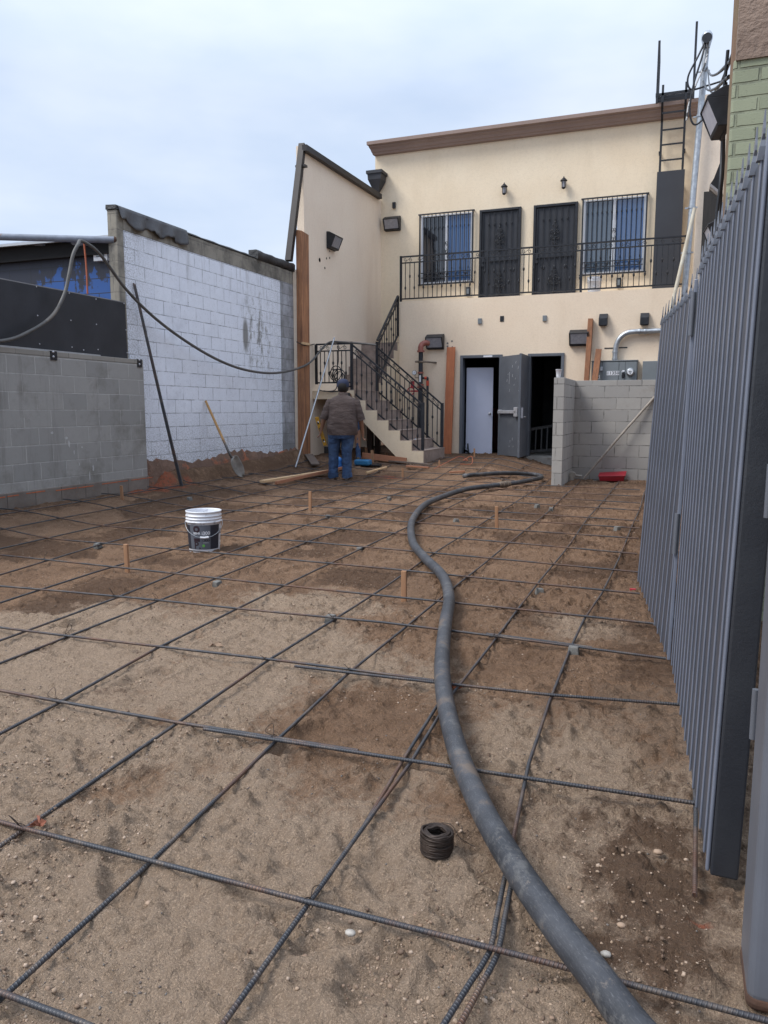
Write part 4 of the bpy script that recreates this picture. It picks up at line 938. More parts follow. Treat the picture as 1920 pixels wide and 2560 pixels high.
# ------------------------------------------------------------------ fire riser
q = onY(1052, 880, YG-.22); rx = q.x; ry = YG-.22
fr = thing('fire_riser', 'black and red fire sprinkler riser pipe with gauge standing beside the stairs', 'pipe', (rx, ry, .2))
zT = onY(1052, 867, ry).z; zB = onY(1052, 977, ry).z
MB().tube([(rx, ry, .15), (rx, ry, zT-.06)], .05, 14).build('riser_pipe', black2, fr)
mb = MB(); mb.tube(spline([(rx, ry, zT-.12), (rx, ry, zT), (rx+.03, ry+.03, zT+.06), (rx+.10, ry+.06, zT+.09), (rx+.16, ry+.10, zT+.085)], 5), .062, 14); mb.lathe([(.085,-.02),(.085,.02)], (rx, ry, zT-.10), 16); mb.build('red_elbow', redpipe, fr)
MB().tube([(rx+.14, ry+.08, zT+.085), (rx+.20, YG+.05, zT+.085)], .055, 12).build('wall_stub', cm, fr)
zc = onY(1052, 905, ry).z; mb = MB(); mb.tube([(rx-.13, ry+.02, zc+.01), (rx+.02, ry-.06, zc)], .022, 8); mb.tube([(rx, ry-.055, zc), (rx+.12, ry-.02, zc), (rx+.30, YG, zc-.01)], .02, 8); mb.lathe([(.058,-.025),(.058,.025)], (rx, ry, zc), 14); mb.build('pipe_bracket', cm, fr)
mb = MB()
for v, r in ((932, .068), (962, .075), (968, .085)): z = onY(1052, v, ry).z; mb.lathe([(r,-.018),(r,.018)], (rx, ry, z), 14)
mb.build('red_flange', redpipe, fr)
z = onY(1052, 945, ry).z; mb = MB(); mb.box(rx-.016, rx+.022, ry-.056, ry-.048, z-.09, z+.06); mb.build('paper_tag', plastic_white, fr)
g = onY(1038, 932, ry-.02); mb = MB(); mb.lathe([(.001,0),(.050,.0),(.055,.01),(.055,.03),(.001,.031)], (g.x, ry-.05, g.z), 18, axis='y'); mb.tube([(g.x, ry-.03, g.z-.05), (g.x, ry-.03, g.z-.11), (rx, ry, g.z-.115)], .010, 6); mb.build('gauge_case', cm, fr)
MB().lathe([(.001,.0),(.045,.001)], (g.x, ry-.083, g.z), 18, axis='y').build('gauge_face', plastic_white, fr)
MB().bar((g.x-.01, ry-.088, g.z-.01), (g.x+.025, ry-.088, g.z+.02), .006, .003).build('gauge_needle', black, fr)
s = onY(1069, 945, ry); mb = MB(); mb.tube(spline([(rx, ry, s.z), (s.x-.03, ry, s.z), (s.x, ry, s.z+.0), (s.x, ry, s.z-.05)], 4), .026, 10); mb.tube([(s.x, ry, s.z-.05), (s.x, ry, .2)], .028, 10); mb.build('drain_pipe', black2, fr)
mb = MB(); mb.tube([(s.x, ry, s.z-.06), (s.x, ry, s.z-.17)], .034, 10); mb.tube([(rx+.10, ry, s.z), (rx+.15, ry, s.z)], .035, 10); mb.build('red_joint', M('red_orange_paint', (.55,.07,.03), None, 6, .5), fr)
mb = MB(); h_ = onY(1034, 962, ry); mb.box(h_.x-.035, h_.x+.035, ry-.1, ry-.04, h_.z-.07, h_.z+.08); k = onY(1030, 978, ry)
mb.tube(spline([(k.x+.08*math.cos(a), ry-.08, k.z+.08*math.sin(a)) for a in [i*.7 for i in range(10)]], 3), .014, 6); mb.bar((k.x-.07, ry-.08, k.z), (k.x+.07, ry-.08, k.z), .02); mb.bar((k.x, ry-.08, k.z), (rx, ry, k.z), .035); mb.build('red_valve_wheel', redbright, fr)

# leaning timbers
def plank(name, label, a, b, w, t, mat, cat='board', group=None, up=(0,1,0), bevel=.003):
    mb = MB(); mb.bar(a, b, w, t, up=up); return tag(mb.build(name, mat, bevel=bevel), label, cat, group)
a = onY(1118, 1140, YG-.16); a.z = .18; b = onY(1128, 868, YG-.05); plank('leaning_timber', 'orange timber leaning on the wall between the stairs and the white door', a, b, .19, .04, orange_w, 'timber')
a = onY(1466, 960, 16.55); b = onY(1477, 798, YG-.05); a2 = Vector((a.x-.05, 16.5, .1)); plank('leaning_timber', 'tall brown timber standing behind the new block wall', a2, b, .10, .13, fir_v, 'timber', 'timbers leaning behind the block wall')
a = onY(1483, 960, 16.35); b = onY(1497, 873, 16.8); a2 = Vector((a.x-.12, 16.2, .1)); plank('leaning_timber', 'shorter brown timber standing in front of the electric meter', a2, b, .12, .05, fir_v, 'timber', 'timbers leaning behind the block wall')

# electric meter cabinet
c0 = onY(1497, 904, YG-.16); c1 = onY(1594, 902, YG-.16); yM = YG-.18
mt = thing('meter_cabinet', 'grey electric meter cabinet with round meter on the lower wall', 'meter cabinet', ((c0.x+c1.x)/2, YG, 1.3))
zt = c0.z; x0 = c0.x-.14; x1 = c1.x
mb = MB(); mb.box(x0, x1, yM+.02, YG+.02, 1.25, zt); mb.box(x0-.01, x1+.01, yM-.01, YG, zt, zt+.02); mb.build('cabinet', elec, mt, bevel=.004)
xa = onY(1506, 905, yM).x; xb = onY(1548, 905, yM).x; xc = onY(1564, 905, yM).x
for l, r in ((x0+.005, xa-.004), (xa+.004, xb-.004), (xb+.004, xc-.003), (xc+.003, x1-.012)): MB().box(l, r, yM-.004, yM+.019, 1.27, zt-.018).build('cabinet_door', elec, mt, bevel=.003)
q = onY(1576, 930, yM); mb = MB(); mb.lathe([(.085,0),(.085,.03),(.075,.035),(.072,.075),(.06,.085),(.001,.087)], (q.x, yM-.003, q.z), 22, axis='y'); mb.build('meter', galv, mt)
MB().lathe([(.001,0),(.055,.001)], (q.x, yM-.092, q.z), 20, axis='y').build('meter_dial', plastic_white, mt)
mb = MB(); mb.box(q.x-.03, q.x+.03, yM-.096, yM-.093, q.z+.0, q.z+.018); mb.prism([(-.03,-.012),(.03,-.012),(0,-.045)], lambda p, s: (q.x+p[0], yM-.094-.002*s, q.z+p[1])); mb.build('dial_marking', elec, mt)
q = onY(1558, 936, yM); MB().box(q.x-.028, q.x+.028, yM-.03, yM, q.z-.07, q.z+.05).build('breaker_handle', black, mt, bevel=.012)
MB().box(q.x-.02, q.x+.025, yM-.006, yM-.003, q.z+.065, q.z+.085).build('small_label', plastic_white, mt)
def digits(s, q, h, w, name='number_sticker'):
    x = q.x
    for ch in s:
        if ch != ' ':
            st = MB().box(x-w/2, x+w/2, yM-.008, yM-.004, q.z-h/2, q.z+h/2).build(name, plastic_white, mt)
            vs, fs = text_mesh(ch, h*1.05); MB().add([Vector((x+p.x, yM-.010, q.z+p.y)) for p in vs], fs).build('numeral', black, st)
        x += w*1.05
q = onY(1520, 933, yM); digits('11350 1', q, .085, .047)
q = onY(1490, 943, yM); digits('52', q, .075, .05)
for zz in (zt-.06, zt-.11):
    pass
q = onY(1503, 923, yM); MB().box(q.x-.03, q.x+.03, yM-.03, yM-.004, q.z-.03, q.z+.05).build('latch', galv, mt)
c2 = onY(1607, 903, yM); tag(MB().box(c2.x, c2.x+.55, yM, YG+.02, 1.25, c2.z).build('electric_panel', elec, bevel=.006), 'plain grey electric panel half hidden by the fence end', 'electric panel')
cd_ = thing('conduit', 'galvanised conduit bending out of the meter cabinet and along the wall', 'conduit', (c0.x+.3, YG-.08, zt))
yc = YG-.08; P_ = [onY(*p, yc) for p in ((1537,905),(1538,880),(1541,862),(1550,845),(1566,833),(1588,829),(1640,827),(1700,824))]; P_ = [Vector((p.x, yc, p.z)) for p in P_]
MB().tube(spline(P_, 6), .052, 14).build('conduit_pipe', galv, cd_)
for p in (onY(1537,897,yc), onY(1538,880,yc)): MB().lathe([(.06,-.02),(.062,0),(.06,.02)], (p.x, yc, p.z), 14).build('conduit_coupling', galv, cd_)
for p in (onY(1599,828.5,yc), onY(1613,828,yc)): MB().lathe([(.058,-.02),(.062,0),(.058,.02)], (p.x, yc, p.z), 14, axis='x').build('conduit_coupling', galv, cd_)
p = onY(1541, 870, YG); mb = MB(); mb.box(p.x-.24, p.x-.07, YG-.006, YG, p.z-.012, p.z+.012); mb.box(p.x+.05, p.x+.22, YG-.006, YG, p.z-.008, p.z+.016); mb.build('strut_slot', black, cd_)

# ------------------------------------------------------------------ new grey block wall (L shaped)
CX0, CX1, CY0, CY1, CZ = -1.885, -1.66, 12.58, 13.97, 1.725
cw = thing('block_wall', 'new L shaped grey concrete block wall in front of the meter cabinet', 'wall', (-1.2, 13.9, 0))
mb = MB(); mb.box(CX0, -1.72, CY0, CY1+.15, -.1, CZ); mb.build('wall_end', cmu_new, cw, bevel=.006)
mb = MB(); mb.box(-1.72, .2, CY1, CY1+.15, -.1, CZ-.003); mb.build('wall_back', cmu_new, cw, bevel=.004)
# styrofoam cup on it
p = onY(1396, 942, CY0+.08); tag(MB().lathe([(.001,0),(.030,0),(.034,.02),(.046,.125),(.050,.127),(.050,.132),(.045,.132),(.032,.01),(.001,.008)], (p.x, CY0+.09, CZ), 20, cap=False).build('foam_cup', foam), 'white foam cup standing on the end of the new block wall', 'cup')
# red box, pole and pipe stub in the nook
p = onY(1530, 1201, 13.70); p.z = 0; t = thing('red_box', 'red metal box lying at the foot of the new block wall', 'box', (p.x, p.y, 0))
mb = MB(); w = .205
mb.hexa([(p.x-w,p.y,.0),(p.x+w-.02,p.y+.02,.0),(p.x+w-.03,p.y+.19,.0),(p.x-w,p.y+.19,.0),(p.x-w-.02,p.y-.02,.085),(p.x+w+.01,p.y-.02,.105),(p.x+w+.01,p.y+.21,.15),(p.x-w-.02,p.y+.21,.115)])
mb.build('tray', redbright, t, bevel=.004); mb = MB(); mb.hexa([(p.x-w-.025,p.y-.035,.078),(p.x+w+.015,p.y-.035,.10),(p.x+w+.015,p.y+.02,.11),(p.x-w-.025,p.y+.02,.088),(p.x-w-.025,p.y-.03,.090),(p.x+w+.015,p.y-.03,.112),(p.x+w+.015,p.y+.23,.165),(p.x-w-.025,p.y+.23,.128)]); mb.build('lid', redbright, t)
a = gnd(1458, 1198, .02); b = onY(1628, 1002, CY1-.03); tag(MB().tube(spline([a, a.lerp(b,.5)+Vector((0,0,.012)), b, b+(b-a)*.12], 6), .021, 10).build('leaning_pole', bamboo), 'muddy round pole leaning against the new block wall', 'pole')
p = onY(1428, 1200, 13.45); mb = MB(); mb.tube([(p.x, p.y, .02), (p.x, p.y, .09)], .05, 12); mb.tube([(p.x+.02, p.y-.04, .11), (p.x+.01, p.y+.05, .115)], .055, 12); mb.tube([(p.x+.05, p.y+.02, .1), (p.x+.17, p.y+.04, .09)], .022, 8); tag(mb.build('pipe_stub', conc), 'grey capped pipe stub in the corner of the new block wall', 'pipe')

# ------------------------------------------------------------------ roof ladder on the front
yl = YU-.16; lad = thing('roof_ladder', 'black steel roof ladder with guard plate on the cream wall', 'ladder', onY(1660, 700, yl))
A0 = onY(1640, 702, yl); zP = onY(1640, 432, yl).z; B0 = onY(1703, 428, yl); xl0 = onY(1641, 560, yl).x; xr0 = onY(1702, 560, yl).x
ztop = 7.84; mb = MB()
for x in (xl0+.02, xr0-.02):
    mb.bar((x, yl, FZ+.1), (x, yl, 7.2), .045, .03, up=(0,1,0)); mb.bar((x, yl, 7.2), (x, yl-.25, 7.5), .045, .03); mb.bar((x, yl-.25, 7.5), (x, yl-.25, ztop), .045, .03, up=(0,1,0))
mb.build('ladder_rails', black, lad)
for v in (400, 361, 324): z = onY(1670, v, yl).z; MB().bar((xl0+.02, yl, z), (xr0-.02, yl, z), .028).build('rung', black, lad)
for z in (7.30, 7.58): MB().bar((xl0+.02, yl-.22, z), (xr0-.02, yl-.22, z), .03).build('rung', black, lad)
MB().box(xl0-.03, xr0+.03, yl-.05, yl-.035, FZ+.02, zP).build('guard_plate', M('guard_plate', (.030,.032,.040), (.038,.041,.05), 1.5, .5, .2), lad)
mb = MB()
for z in (5.9, 6.6):
    for x in (xl0, xr0): mb.bar((x, yl, z), (x, YU, z), .04)
mb.build('ladder_bracket', black, lad)
gt = MB(); z7 = 7.66
for k in range(5): gt.bar((xl0-.1, yl-.25+.17*k, z7), (xr0+.1, yl-.25+.17*k, z7), .03, .05)
gt.bar((xl0-.1, yl-.27, z7), (xl0-.1, YU+.5, z7), .04, .06); gt.bar((xr0+.1, yl-.27, z7), (xr0+.1, YU+.5, z7), .04, .06); gt.build('landing_grate', black, lad)
zh = onY(1655, 100, yl-.25).z; mb = MB()
for x, zz in ((xl0-.09, zh), (xr0+.12, zh+.25)): mb.bar((x, yl-.25, 7.5), (x, yl-.22, zz), .045, .04, up=(0,1,0)); mb.bar((x, yl+.25, 7.5), (x, yl+.2, zz-.25), .04, .04, up=(0,1,0)); mb.bar((x, yl-.22, zz), (x, yl+.2, zz-.25), .04)
mb.build('grab_rail', black, lad)
# bucket on the balcony
p = onY(1485, 735, YG+.45); bucket(Vector((p.x, YG+.45, FZ)), 'white plastic bucket standing on the balcony below the right window', full=False)

# ------------------------------------------------------------------ service mast at the right end
ym = YG-.28; m0 = onY(1712, 720, ym); m1 = onY(1766, 118, ym)
ms = thing('service_mast', 'galvanised electric service mast with weatherhead at the right end of the building', 'mast', (m0.x, ym, 3.0))
m0b = m0 + (m0-m1)*.25; MB().tube([m0b, m1], .058, 16).build('mast_pipe', galv, ms)
mb = MB(); ax = (m1-m0).normalized(); hd = m1+ax*.05; mb.lathe([(.06,-.08),(.075,-.02),(.10,.08),(.098,.15),(.065,.21),(.001,.23)], hd+Vector((0,-.03,0)), 18); mb.build('weatherhead', galv, ms)
mb = MB(); mb.lathe([(.001,.0),(.082,0.),(.09,.03)], hd+Vector((.0,-.135,.05)), 16, axis='y'); mb.build('weatherhead_mouth', black, ms)
mb = MB()
for v in (285, 513, 628, 175): 
    k = (v-118)/(720-118); p = m1.lerp(m0, k); mb.tube([p-ax*.02, p+ax*.02], .072, 14); mb.bar(p+Vector((-.13,.02,0)), p+Vector((.1,.02,0)), .025)
mb.build('pipe_strap', galv, ms)
mb = MB(); h0 = hd+Vector((-.02,-.10,.03))
mb.tube(spline([h0, h0+Vector((-.12,-.05,-.28)), h0+Vector((-.28,-.05,-.62)), h0+Vector((-.22,-.05,-.85)), h0+Vector((.05,-.06,-.83)), h0+Vector((.3,-.1,-.8))], 6), .018, 6)
mb.tube(spline([h0, h0+Vector((-.05,-.06,-.3)), h0+Vector((-.18,-.06,-.8)), h0+Vector((-.22,-.05,-1.25)), h0+Vector((-.1,-.05,-1.5)), h0+Vector((.2,-.1,-1.25))], 6), .018, 6); mb.build('service_wire', black, ms)
mb = MB(); mb.tube(spline([h0+Vector((.05,-.02,0)), h0+Vector((.02,-.07,-.4)), h0+Vector((-.12,-.07,-.75)), h0+Vector((-.24,-.05,-1.1)), h0+Vector((-.27,-.05,-1.4))], 6), .016, 6); mb.build('service_wire', M('striped_wire', (.5,.5,.5), (.05,.05,.05), 9, .6, lo=.49, hi=.51), ms)
# overhead wires from the mast to the green building
pm = m1.lerp(m0, .085)
def overhead(a, b, sag, r, label):
    a = Vector(a); b = Vector(b); tag(MB().tube(spline([a, a.lerp(b,.35)-Vector((0,0,sag)), a.lerp(b,.7)-Vector((0,0,sag*.8)), b], 6), r, 6).build('overhead_wire', black), label, 'wire', 'service wires by the mast')
g1 = (.24, 5.6); 
overhead(pm+Vector((.05,-.05,0)), onY(1838, 120, 5.6), .35, .012, 'upper black wire running from the mast head to the green building')
overhead(pm+Vector((.05,-.05,-.03)), onY(1828, 152, 5.6), .1, .014, 'middle black wire running from the mast to the green building')
overhead(m1.lerp(m0, .135), onY(1822, 192, 5.6), .12, .014, 'lowest black wire running from the mast to the green building')
# white plastic pipe beside the mast
a = onY(1690, 720, YG-.42); b = onY(1737, 520, YG-.40); tag(MB().tube([a+(a-b)*.4, b], .036, 12).build('plastic_pipe', M('old_white_pipe', (.62,.58,.48), (.50,.44,.34), 6, .6)), 'off white plastic pipe leaning beside the service mast', 'pipe')

# ------------------------------------------------------------------ green brick building on the right
gb = thing('brick_building', 'old building with pale green painted brick wall at the right edge', 'building', (2, 5, 0))
gx, gy = .185, 4.80; zg = onY(1815, 152, gy).z
mb = MB(); mb.hexa([(gx,gy,-.1),(5,gy,-.1),(5,gy+.3,-.1),(gx+.01,gy+.3,-.1),(gx,gy,zg),(5,gy,zg),(5,gy+.3,zg),(gx+.01,gy+.3,zg)]); mb.build('brick_wall', brick_green, gb, bevel=.012)
zt2 = onY(1838, 0, gy).z+1.0; mb = MB(); mb.hexa([(gx+.012,gy-.012,zg-.01),(5,gy-.012,zg-.01),(5,gy+.3,zg-.01),(gx+.02,gy+.3,zg-.01),(gx+.02,gy-.012,zt2),(5,gy-.012,zt2),(5,gy+.3,zt2),(gx+.03,gy+.3,zt2)]); mb.build('upper_plaster', tan_old, gb)
side_old = wood('old_side_wall', (.30,.20,.15), (.20,.125,.09), (.30,.33,.20), sc=5)
mb = MB(); mb.hexa([(gx-.004,gy+.3,-.1),(5,gy+.3,-.1),(5,12.6,-.1),(.50,12.6,-.1),(gx-.004,gy+.3,zt2),(5,gy+.3,zt2),(5,12.6,zt2),(.50,12.6,zt2)]); mb.build('side_wall', side_old, gb)
def gside(y, off=0): return Vector((gx+(y-gy-.3)*(.315/7.5)-.004-off, y, 0))
# lamps on that side wall
p = gside(5.35); q = onY(1800, 285, 5.35); wallpack((p.x-.0, 5.35, q.z), (-1,-.12), 'large black wall lamp with frosted lens high beside the green brick wall', .69, True)
p = gside(9.6); q = onY(1775, 590, 9.6); wallpack((p.x, 9.6, q.z), (-1,-.1), 'lower black wall lamp just above the fence tops by the green building', .95, True)
p = gside(7.6); q = onY(1792, 462, 7.6); t = thing('security_light', 'small black angled light hanging below the large lamp on the green building', 'lamp', (p.x, 7.6, q.z))
mb = MB(); mb.hexa([(p.x-.13,7.5,q.z-.02),(p.x-.02,7.5,q.z-.12),(p.x-.02,7.7,q.z-.12),(p.x-.13,7.7,q.z-.02),(p.x-.10,7.5,q.z+.03),(p.x-.06,7.5,q.z+.15),(p.x-.06,7.7,q.z+.15),(p.x-.10,7.7,q.z+.03)]); mb.build('light_body', black, t)
mb = MB(); mb.hexa([(p.x-.13,7.49,q.z-.03),(p.x-.03,7.49,q.z-.125),(p.x-.03,7.6,q.z-.125),(p.x-.13,7.6,q.z-.03),(p.x-.125,7.488,q.z-.012),(p.x-.022,7.488,q.z-.105),(p.x-.022,7.6,q.z-.105),(p.x-.125,7.6,q.z-.012)]); mb.build('light_face', lens, t)
# cable bundle down the corner
mb = MB()
for k in range(3):
    mb.tube(spline([Vector((gside(6+.5*k).x-.03, 6+.5*k, 0))+Vector((0,0,z)) + Vector((jit(.012), jit(.05), 0)) for z in (3.6, 3.3, 3.0, 2.75, 2.5, 2.2, 1.9, 1.5)], 4), .011, 6)
tag(mb.build('cable_bundle', black), 'bundle of black cables hanging down the side of the green building', 'cables')
q = onY(1775, 560, 14.5); tag(MB().box(q.x-.12, q.x+.12, 14.5, 14.56, q.z-.9, onY(1775, 478, 14.5).z).build('dark_board', wood('dark_board_wood', (.03,.026,.024), (.015,.013,.012))), 'dark board standing beside the service mast at the end wall', 'board')

# ------------------------------------------------------------------ grey picket fence
pick_defs = []
def fence_leaf(label, a, b, n, z0, z1, tops, hinge=None, group='grey steel picket gate leaves', tilt=0):
    a = Vector((*a, 0)); b = Vector((*b, 0)); d = (b-a); t = thing('fence_gate', label, 'gate', (a.x, a.y, 0), group)
    dn = d.normalized(); nr = Vector((-dn.y, dn.x, 0))      # points away from the yard or to it
    if nr.x < 0: nr = -nr
    mb = MB(); mb.bar(a+nr*.0038+Vector((0,0,(z0+z1)/2)), b+nr*.0038+Vector((0,0,(z0+z1)/2)), .003, z1-z0-.02); mb.build('sheet', fenceshade, t)
    mb = MB()
    for z in (z0+.15, (z0+z1)/2, z1-.15): mb.bar(a+nr*.05+Vector((0,0,z)), b+nr*.05+Vector((0,0,z)), .04)
    mb.build('cross_rail', fencedark, t)
    s = .0125; pr = None
    for i in range(n):
        k = (i+.5)/n; c = a+d*k
        if pr is None:
            mb = MB(); mb.bar(c+Vector((0,0,z0)), c+Vector((0,0,z1)), .0052, .016, up=tuple(dn)); pr = mb.build('picket', fencelit, t, bevel=.0022, bseg=3); o = pr
        else: o = pr.copy(); COL.objects.link(o); o.location = pr.location + d*(i/n)
        zt = z1; rings = []
        if i % tops == 0 or tops == 1: pass
    pr2 = None
    for i in range(n):
        k = (i+.5)/n; c = a+d*k
        if pr2 is None:
            rings = []
            for zz, w, dd in ((z1-.02,.9,.9),(z1+.012,.85,.6),(z1+.028,.45,.35),(z1+.040,.95,.22),(z1+.052,.9,.22),(z1+.068,.5,.2),(z1+.098,.10,.1)):
                rings.append([c+dn*(s*w*x)+nr*(s*dd*y)+Vector((0,0,zz)) for x, y in ((-1,-1),(1,-1),(1,1),(-1,1))])
            pr2 = MB().loft(rings, smooth=False).build('spear_point', fencem, t); o = pr2
        else: o = pr2.copy(); COL.objects.link(o); o.location = pr2.location + d*(i/n)
    t.rotation_mode = 'QUATERNION'; t.rotation_quaternion = Matrix.Rotation(tilt, 3, dn if (Matrix.Rotation(.1, 3, dn) @ Vector((0,0,1))).x > 0 else -dn).to_quaternion()
    return t, dn, nr
fa, fb_ = (-.225, 5.62), (-.005, 3.86)
tA, dn, nr = fence_leaf('far leaf of the grey steel picket gate', fa, fb_, 11, .03, 1.80, 1, tilt=R(2.6))
t2, dn2, nr2 = fence_leaf('near leaf of the grey steel picket gate', (.018, 3.80), (.122, 2.07), 14, .03, 1.83, 1, tilt=R(1.2))
mb = MB(); mb.box(.130, .196, 2.02, 2.07, .03, 1.86); mb.build('end_stile', fencedark, t2, bevel=.005)
mb = MB(); mb.box(.119, .129, 2.035, 2.055, .03, 1.86); mb.build('stile_edge', fencelit, t2, bevel=.005, bseg=3)  # pale strip paints in the lit corner of the stile
mb = MB(); c = Vector((0.0, 3.82, 0)); mb.box(.0, .016, 3.81, 3.85, .03, 1.80); mb.build('stile_edge', fencelit, t2, bevel=.004)
for z in (.55, 1.55): MB().tube([(.0, 3.80, z), (.0, 3.80, z+.19)], .012, 8).build('hinge', fencem, t2)
ps = thing('fence_post', 'near grey steel gate post with rusty foot at the right edge', 'post', (.25, 1.7, 0))
mb = MB(); mb.box(.188, .30, 1.62, 1.80, 0, 1.75); mb.build('post_tube', fencem, ps, bevel=.02, bseg=4)
MB().box(.30, .75, 1.66, 1.70, .02, 1.74).build('sheet', fencem, ps, bevel=.003)
scr = M('screw', (.16,.15,.16), (.12,.09,.07), 30, .5, .6)
for k in range(9): MB().lathe([(.001,.012),(.006,.01),(.009,.004),(.009,0)], (.262, 1.618, .12+k*.17), 8, axis='y').build('screw', scr, ps)
mb = MB(); mb.bar((.262, 1.6185, .05), (.262, 1.6185, 1.7), .003, .002, up=(0,1,0)); mb.build('seam', black, ps)
mb = MB(); mb.box(.1865, .3015, 1.6185, 1.8015, -.02, .022); mb.build('rusty_foot', rust, ps, bevel=.02, bseg=4)
for z in (.48, 1.0): MB().tube([(.196, 1.9, z-.02), (.196, 1.9, z+.10)], .008, 8).build('hinge', fencem, ps)

# ------------------------------------------------------------------ left: white painted block building
XW = -7.12
wb = thing('block_building', 'neighbouring block building with white painted side wall and tar roof edge', 'building', (-8.5, 11.5, 0))
yn = onX(309, 600, XW).y; yf = 13.75; zn = 3.62
MB().box(XW-.15, XW, yn, yf, .0, zn).build('painted_wall', cmu_white, wb, bevel=.006)
MB().box(XW-.15, XW+.004, yn-.001, yf, zn, 3.86).build('bare_block_course', cmu_bare, wb, bevel=.006)
MB().box(XW-.152, XW+.003, yn-.13, yn-.001, .0, 3.86).build('bare_corner', cmu_bare, wb, bevel=.012)
MB().box(XW-.15, XW+.006, 13.22, yf+.003, .1, zn).build('patched_strip', blocks('block_stained', (.36,.36,.38), (.50,.52,.58), (.12,.12,.12), ms=.006, bs=.7, dirt=(.16,.16,.16), dlo=.38, dhi=.6, off=(.1,.05), streak=(.05,.05,.05)), wb)
mb = MB(); 
def wavy(y0, y1, z0, z1, x0, x1, n, amp, seed, bottom=0):
    rs = random.Random(seed); m = MB(); a = []
    for i in range(n+1):
        y = y0+(y1-y0)*i/n; w = amp*math.sin(i*1.9+seed)+rs.uniform(-amp, amp)*.5; zz = z0+rs.uniform(-bottom, bottom)
        a.append([(x0+w*.3, y, zz), (x1+w, y, zz+.01), (x1+w*.6+.01, y, z1-.03), (x1-.02, y, z1+w*.5), (x0, y, z1+w*.5)])
    m.loft([[Vector(q) for q in r] for r in a], smooth=True); return m
wavy(yn-.10, yf-.75, 3.855, 3.90, XW-.18, XW+.008, 26, .010, 1, .008).build('tar_edge', tar, wb)
rs = random.Random(12); mb = MB(); vs = []; ny_, nz_ = 36, 6
for i in range(ny_+1):
    y = yn-.10+1.55*i/ny_; hang = .22*(1-.15*math.sin(i*.55))*(1.0 if i > 3 else .8)+rs.uniform(-.015,.015); top = 3.91
    for k in range(nz_+1): f_ = k/nz_; vs.append((XW+.012+.030*f_*(1+math.sin(i*.75+f_*1.3))+.006*math.sin(i*1.7), y, top-hang*f_))
mb.add(vs, [(i*(nz_+1)+k, (i+1)*(nz_+1)+k, (i+1)*(nz_+1)+k+1, i*(nz_+1)+k+1) for i in range(ny_) for k in range(nz_)], None, True)
o = mb.build('loose_flashing', flash, wb); o.modifiers.new('t', 'SOLIDIFY').thickness = .006
mb = MB(); 
for i in range(10): y0 = yn-.15+1.55*i/10; mb.hexa([(XW-.155,y0,3.865),(XW+.012,y0,3.865),(XW+.012,y0+.16,3.86),(XW-.15,y0+.16,3.86)]+[(XW-.15,y0,3.925),(XW+.012,y0,3.915),(XW+.012,y0+.16,3.915),(XW-.15,y0+.16,3.925)])
mb.build('tar_edge', tar, wb)
mb = wavy(12.35, yf, 3.87, 4.02, XW-.15, XW+.03, 10, .016, 7, .02); mb.build('tar_edge', tar, wb)
# rough footing exposed under the paint
rs = random.Random(4); m = MB(); a = []; n = 60
for i in range(n+1):
    y = yn+.1+(yf-yn)*i/n; zz = .46+.05*math.sin(y*2.3)+rs.uniform(-.03,.03); w = .015+rs.uniform(0,.03)
    zz = max(zz, .36)
    a.append([Vector(q) for q in ((XW-.02,y,-.05),(XW+w+.10,y,-.05),(XW+w+.08,y,.2),(XW+w+.03,y,zz-.10+rs.uniform(-.02,.02)),(XW+w*.5,y,zz),(XW-.02,y,zz+.01))])
m.loft(a, smooth=False); m.build('exposed_footing', M('footing_brown', (.20,.12,.085), (.12,.075,.055), 3, .95, bs=1, bscale=30, bdist=.03, dirt=(.34,.12,.06), dlo=.55, dhi=.62, dscale=2.2), wb)
MB().box(-14, XW-.16, yn+.8, 13.7, 3.40, 3.52).build('flat_roof', tar, wb)
# stain splashes on the painted wall
sp_m = M('mould_stain', (.21,.20,.17), (.33,.33,.33), 25, .9)
def splash(pts, x, name='wall_stain', mat=sp_m, seed=0, parent=wb):
    rs = random.Random(seed); mb = MB()
    for u, v, r1, r2 in pts:
        q = onX(u, v, x); n = 14
        mb.add([Vector((x+.0025, q.y+r1*math.cos(2*math.pi*k/n)*(1+rs.uniform(-.45,.25)), q.z+r2*math.sin(2*math.pi*k/n)*(1+rs.uniform(-.45,.25)))) for k in range(n)], [tuple(range(n))])
    return mb.build(name, mat, parent)


# grey block wall with cap in front of it
XGW = -6.95
gw = thing('block_wall', 'weathered grey concrete block wall with orange marked base course on the left', 'wall', (-7.05, 7, 0))
yg = onX(366, 1100, XGW).y
MB().box(XGW-.15, XGW, 2.5, yg, .115+.0, 1.84).build('wall_face', cmu_old, gw, bevel=.008)
MB().box(XGW-.152, XGW+.002, 2.5, yg-.005, 1.84, 1.90).build('cap_course', blocks('cap_block', (.30,.28,.25), (.25,.235,.21), (.14,.13,.12), h=1.0, ms=.006, bs=.5, off=(0,.3)), gw, bevel=.006)
bm = blocks('block_base_marked', (.22,.19,.165), (.17,.15,.135), (.06,.05,.045), ms=.007, bs=.8, dirt=(.12,.095,.08), dlo=.45, dhi=.65, off=(.25,-.115), speck=(.30,.12,.06))
MB().box(XGW-.16, XGW+.012, 2.5, yg+.01, -.2, .115+.185).build('base_course', bm, gw, bevel=.012)
rs = random.Random(2); mb = MB(); y = 3.
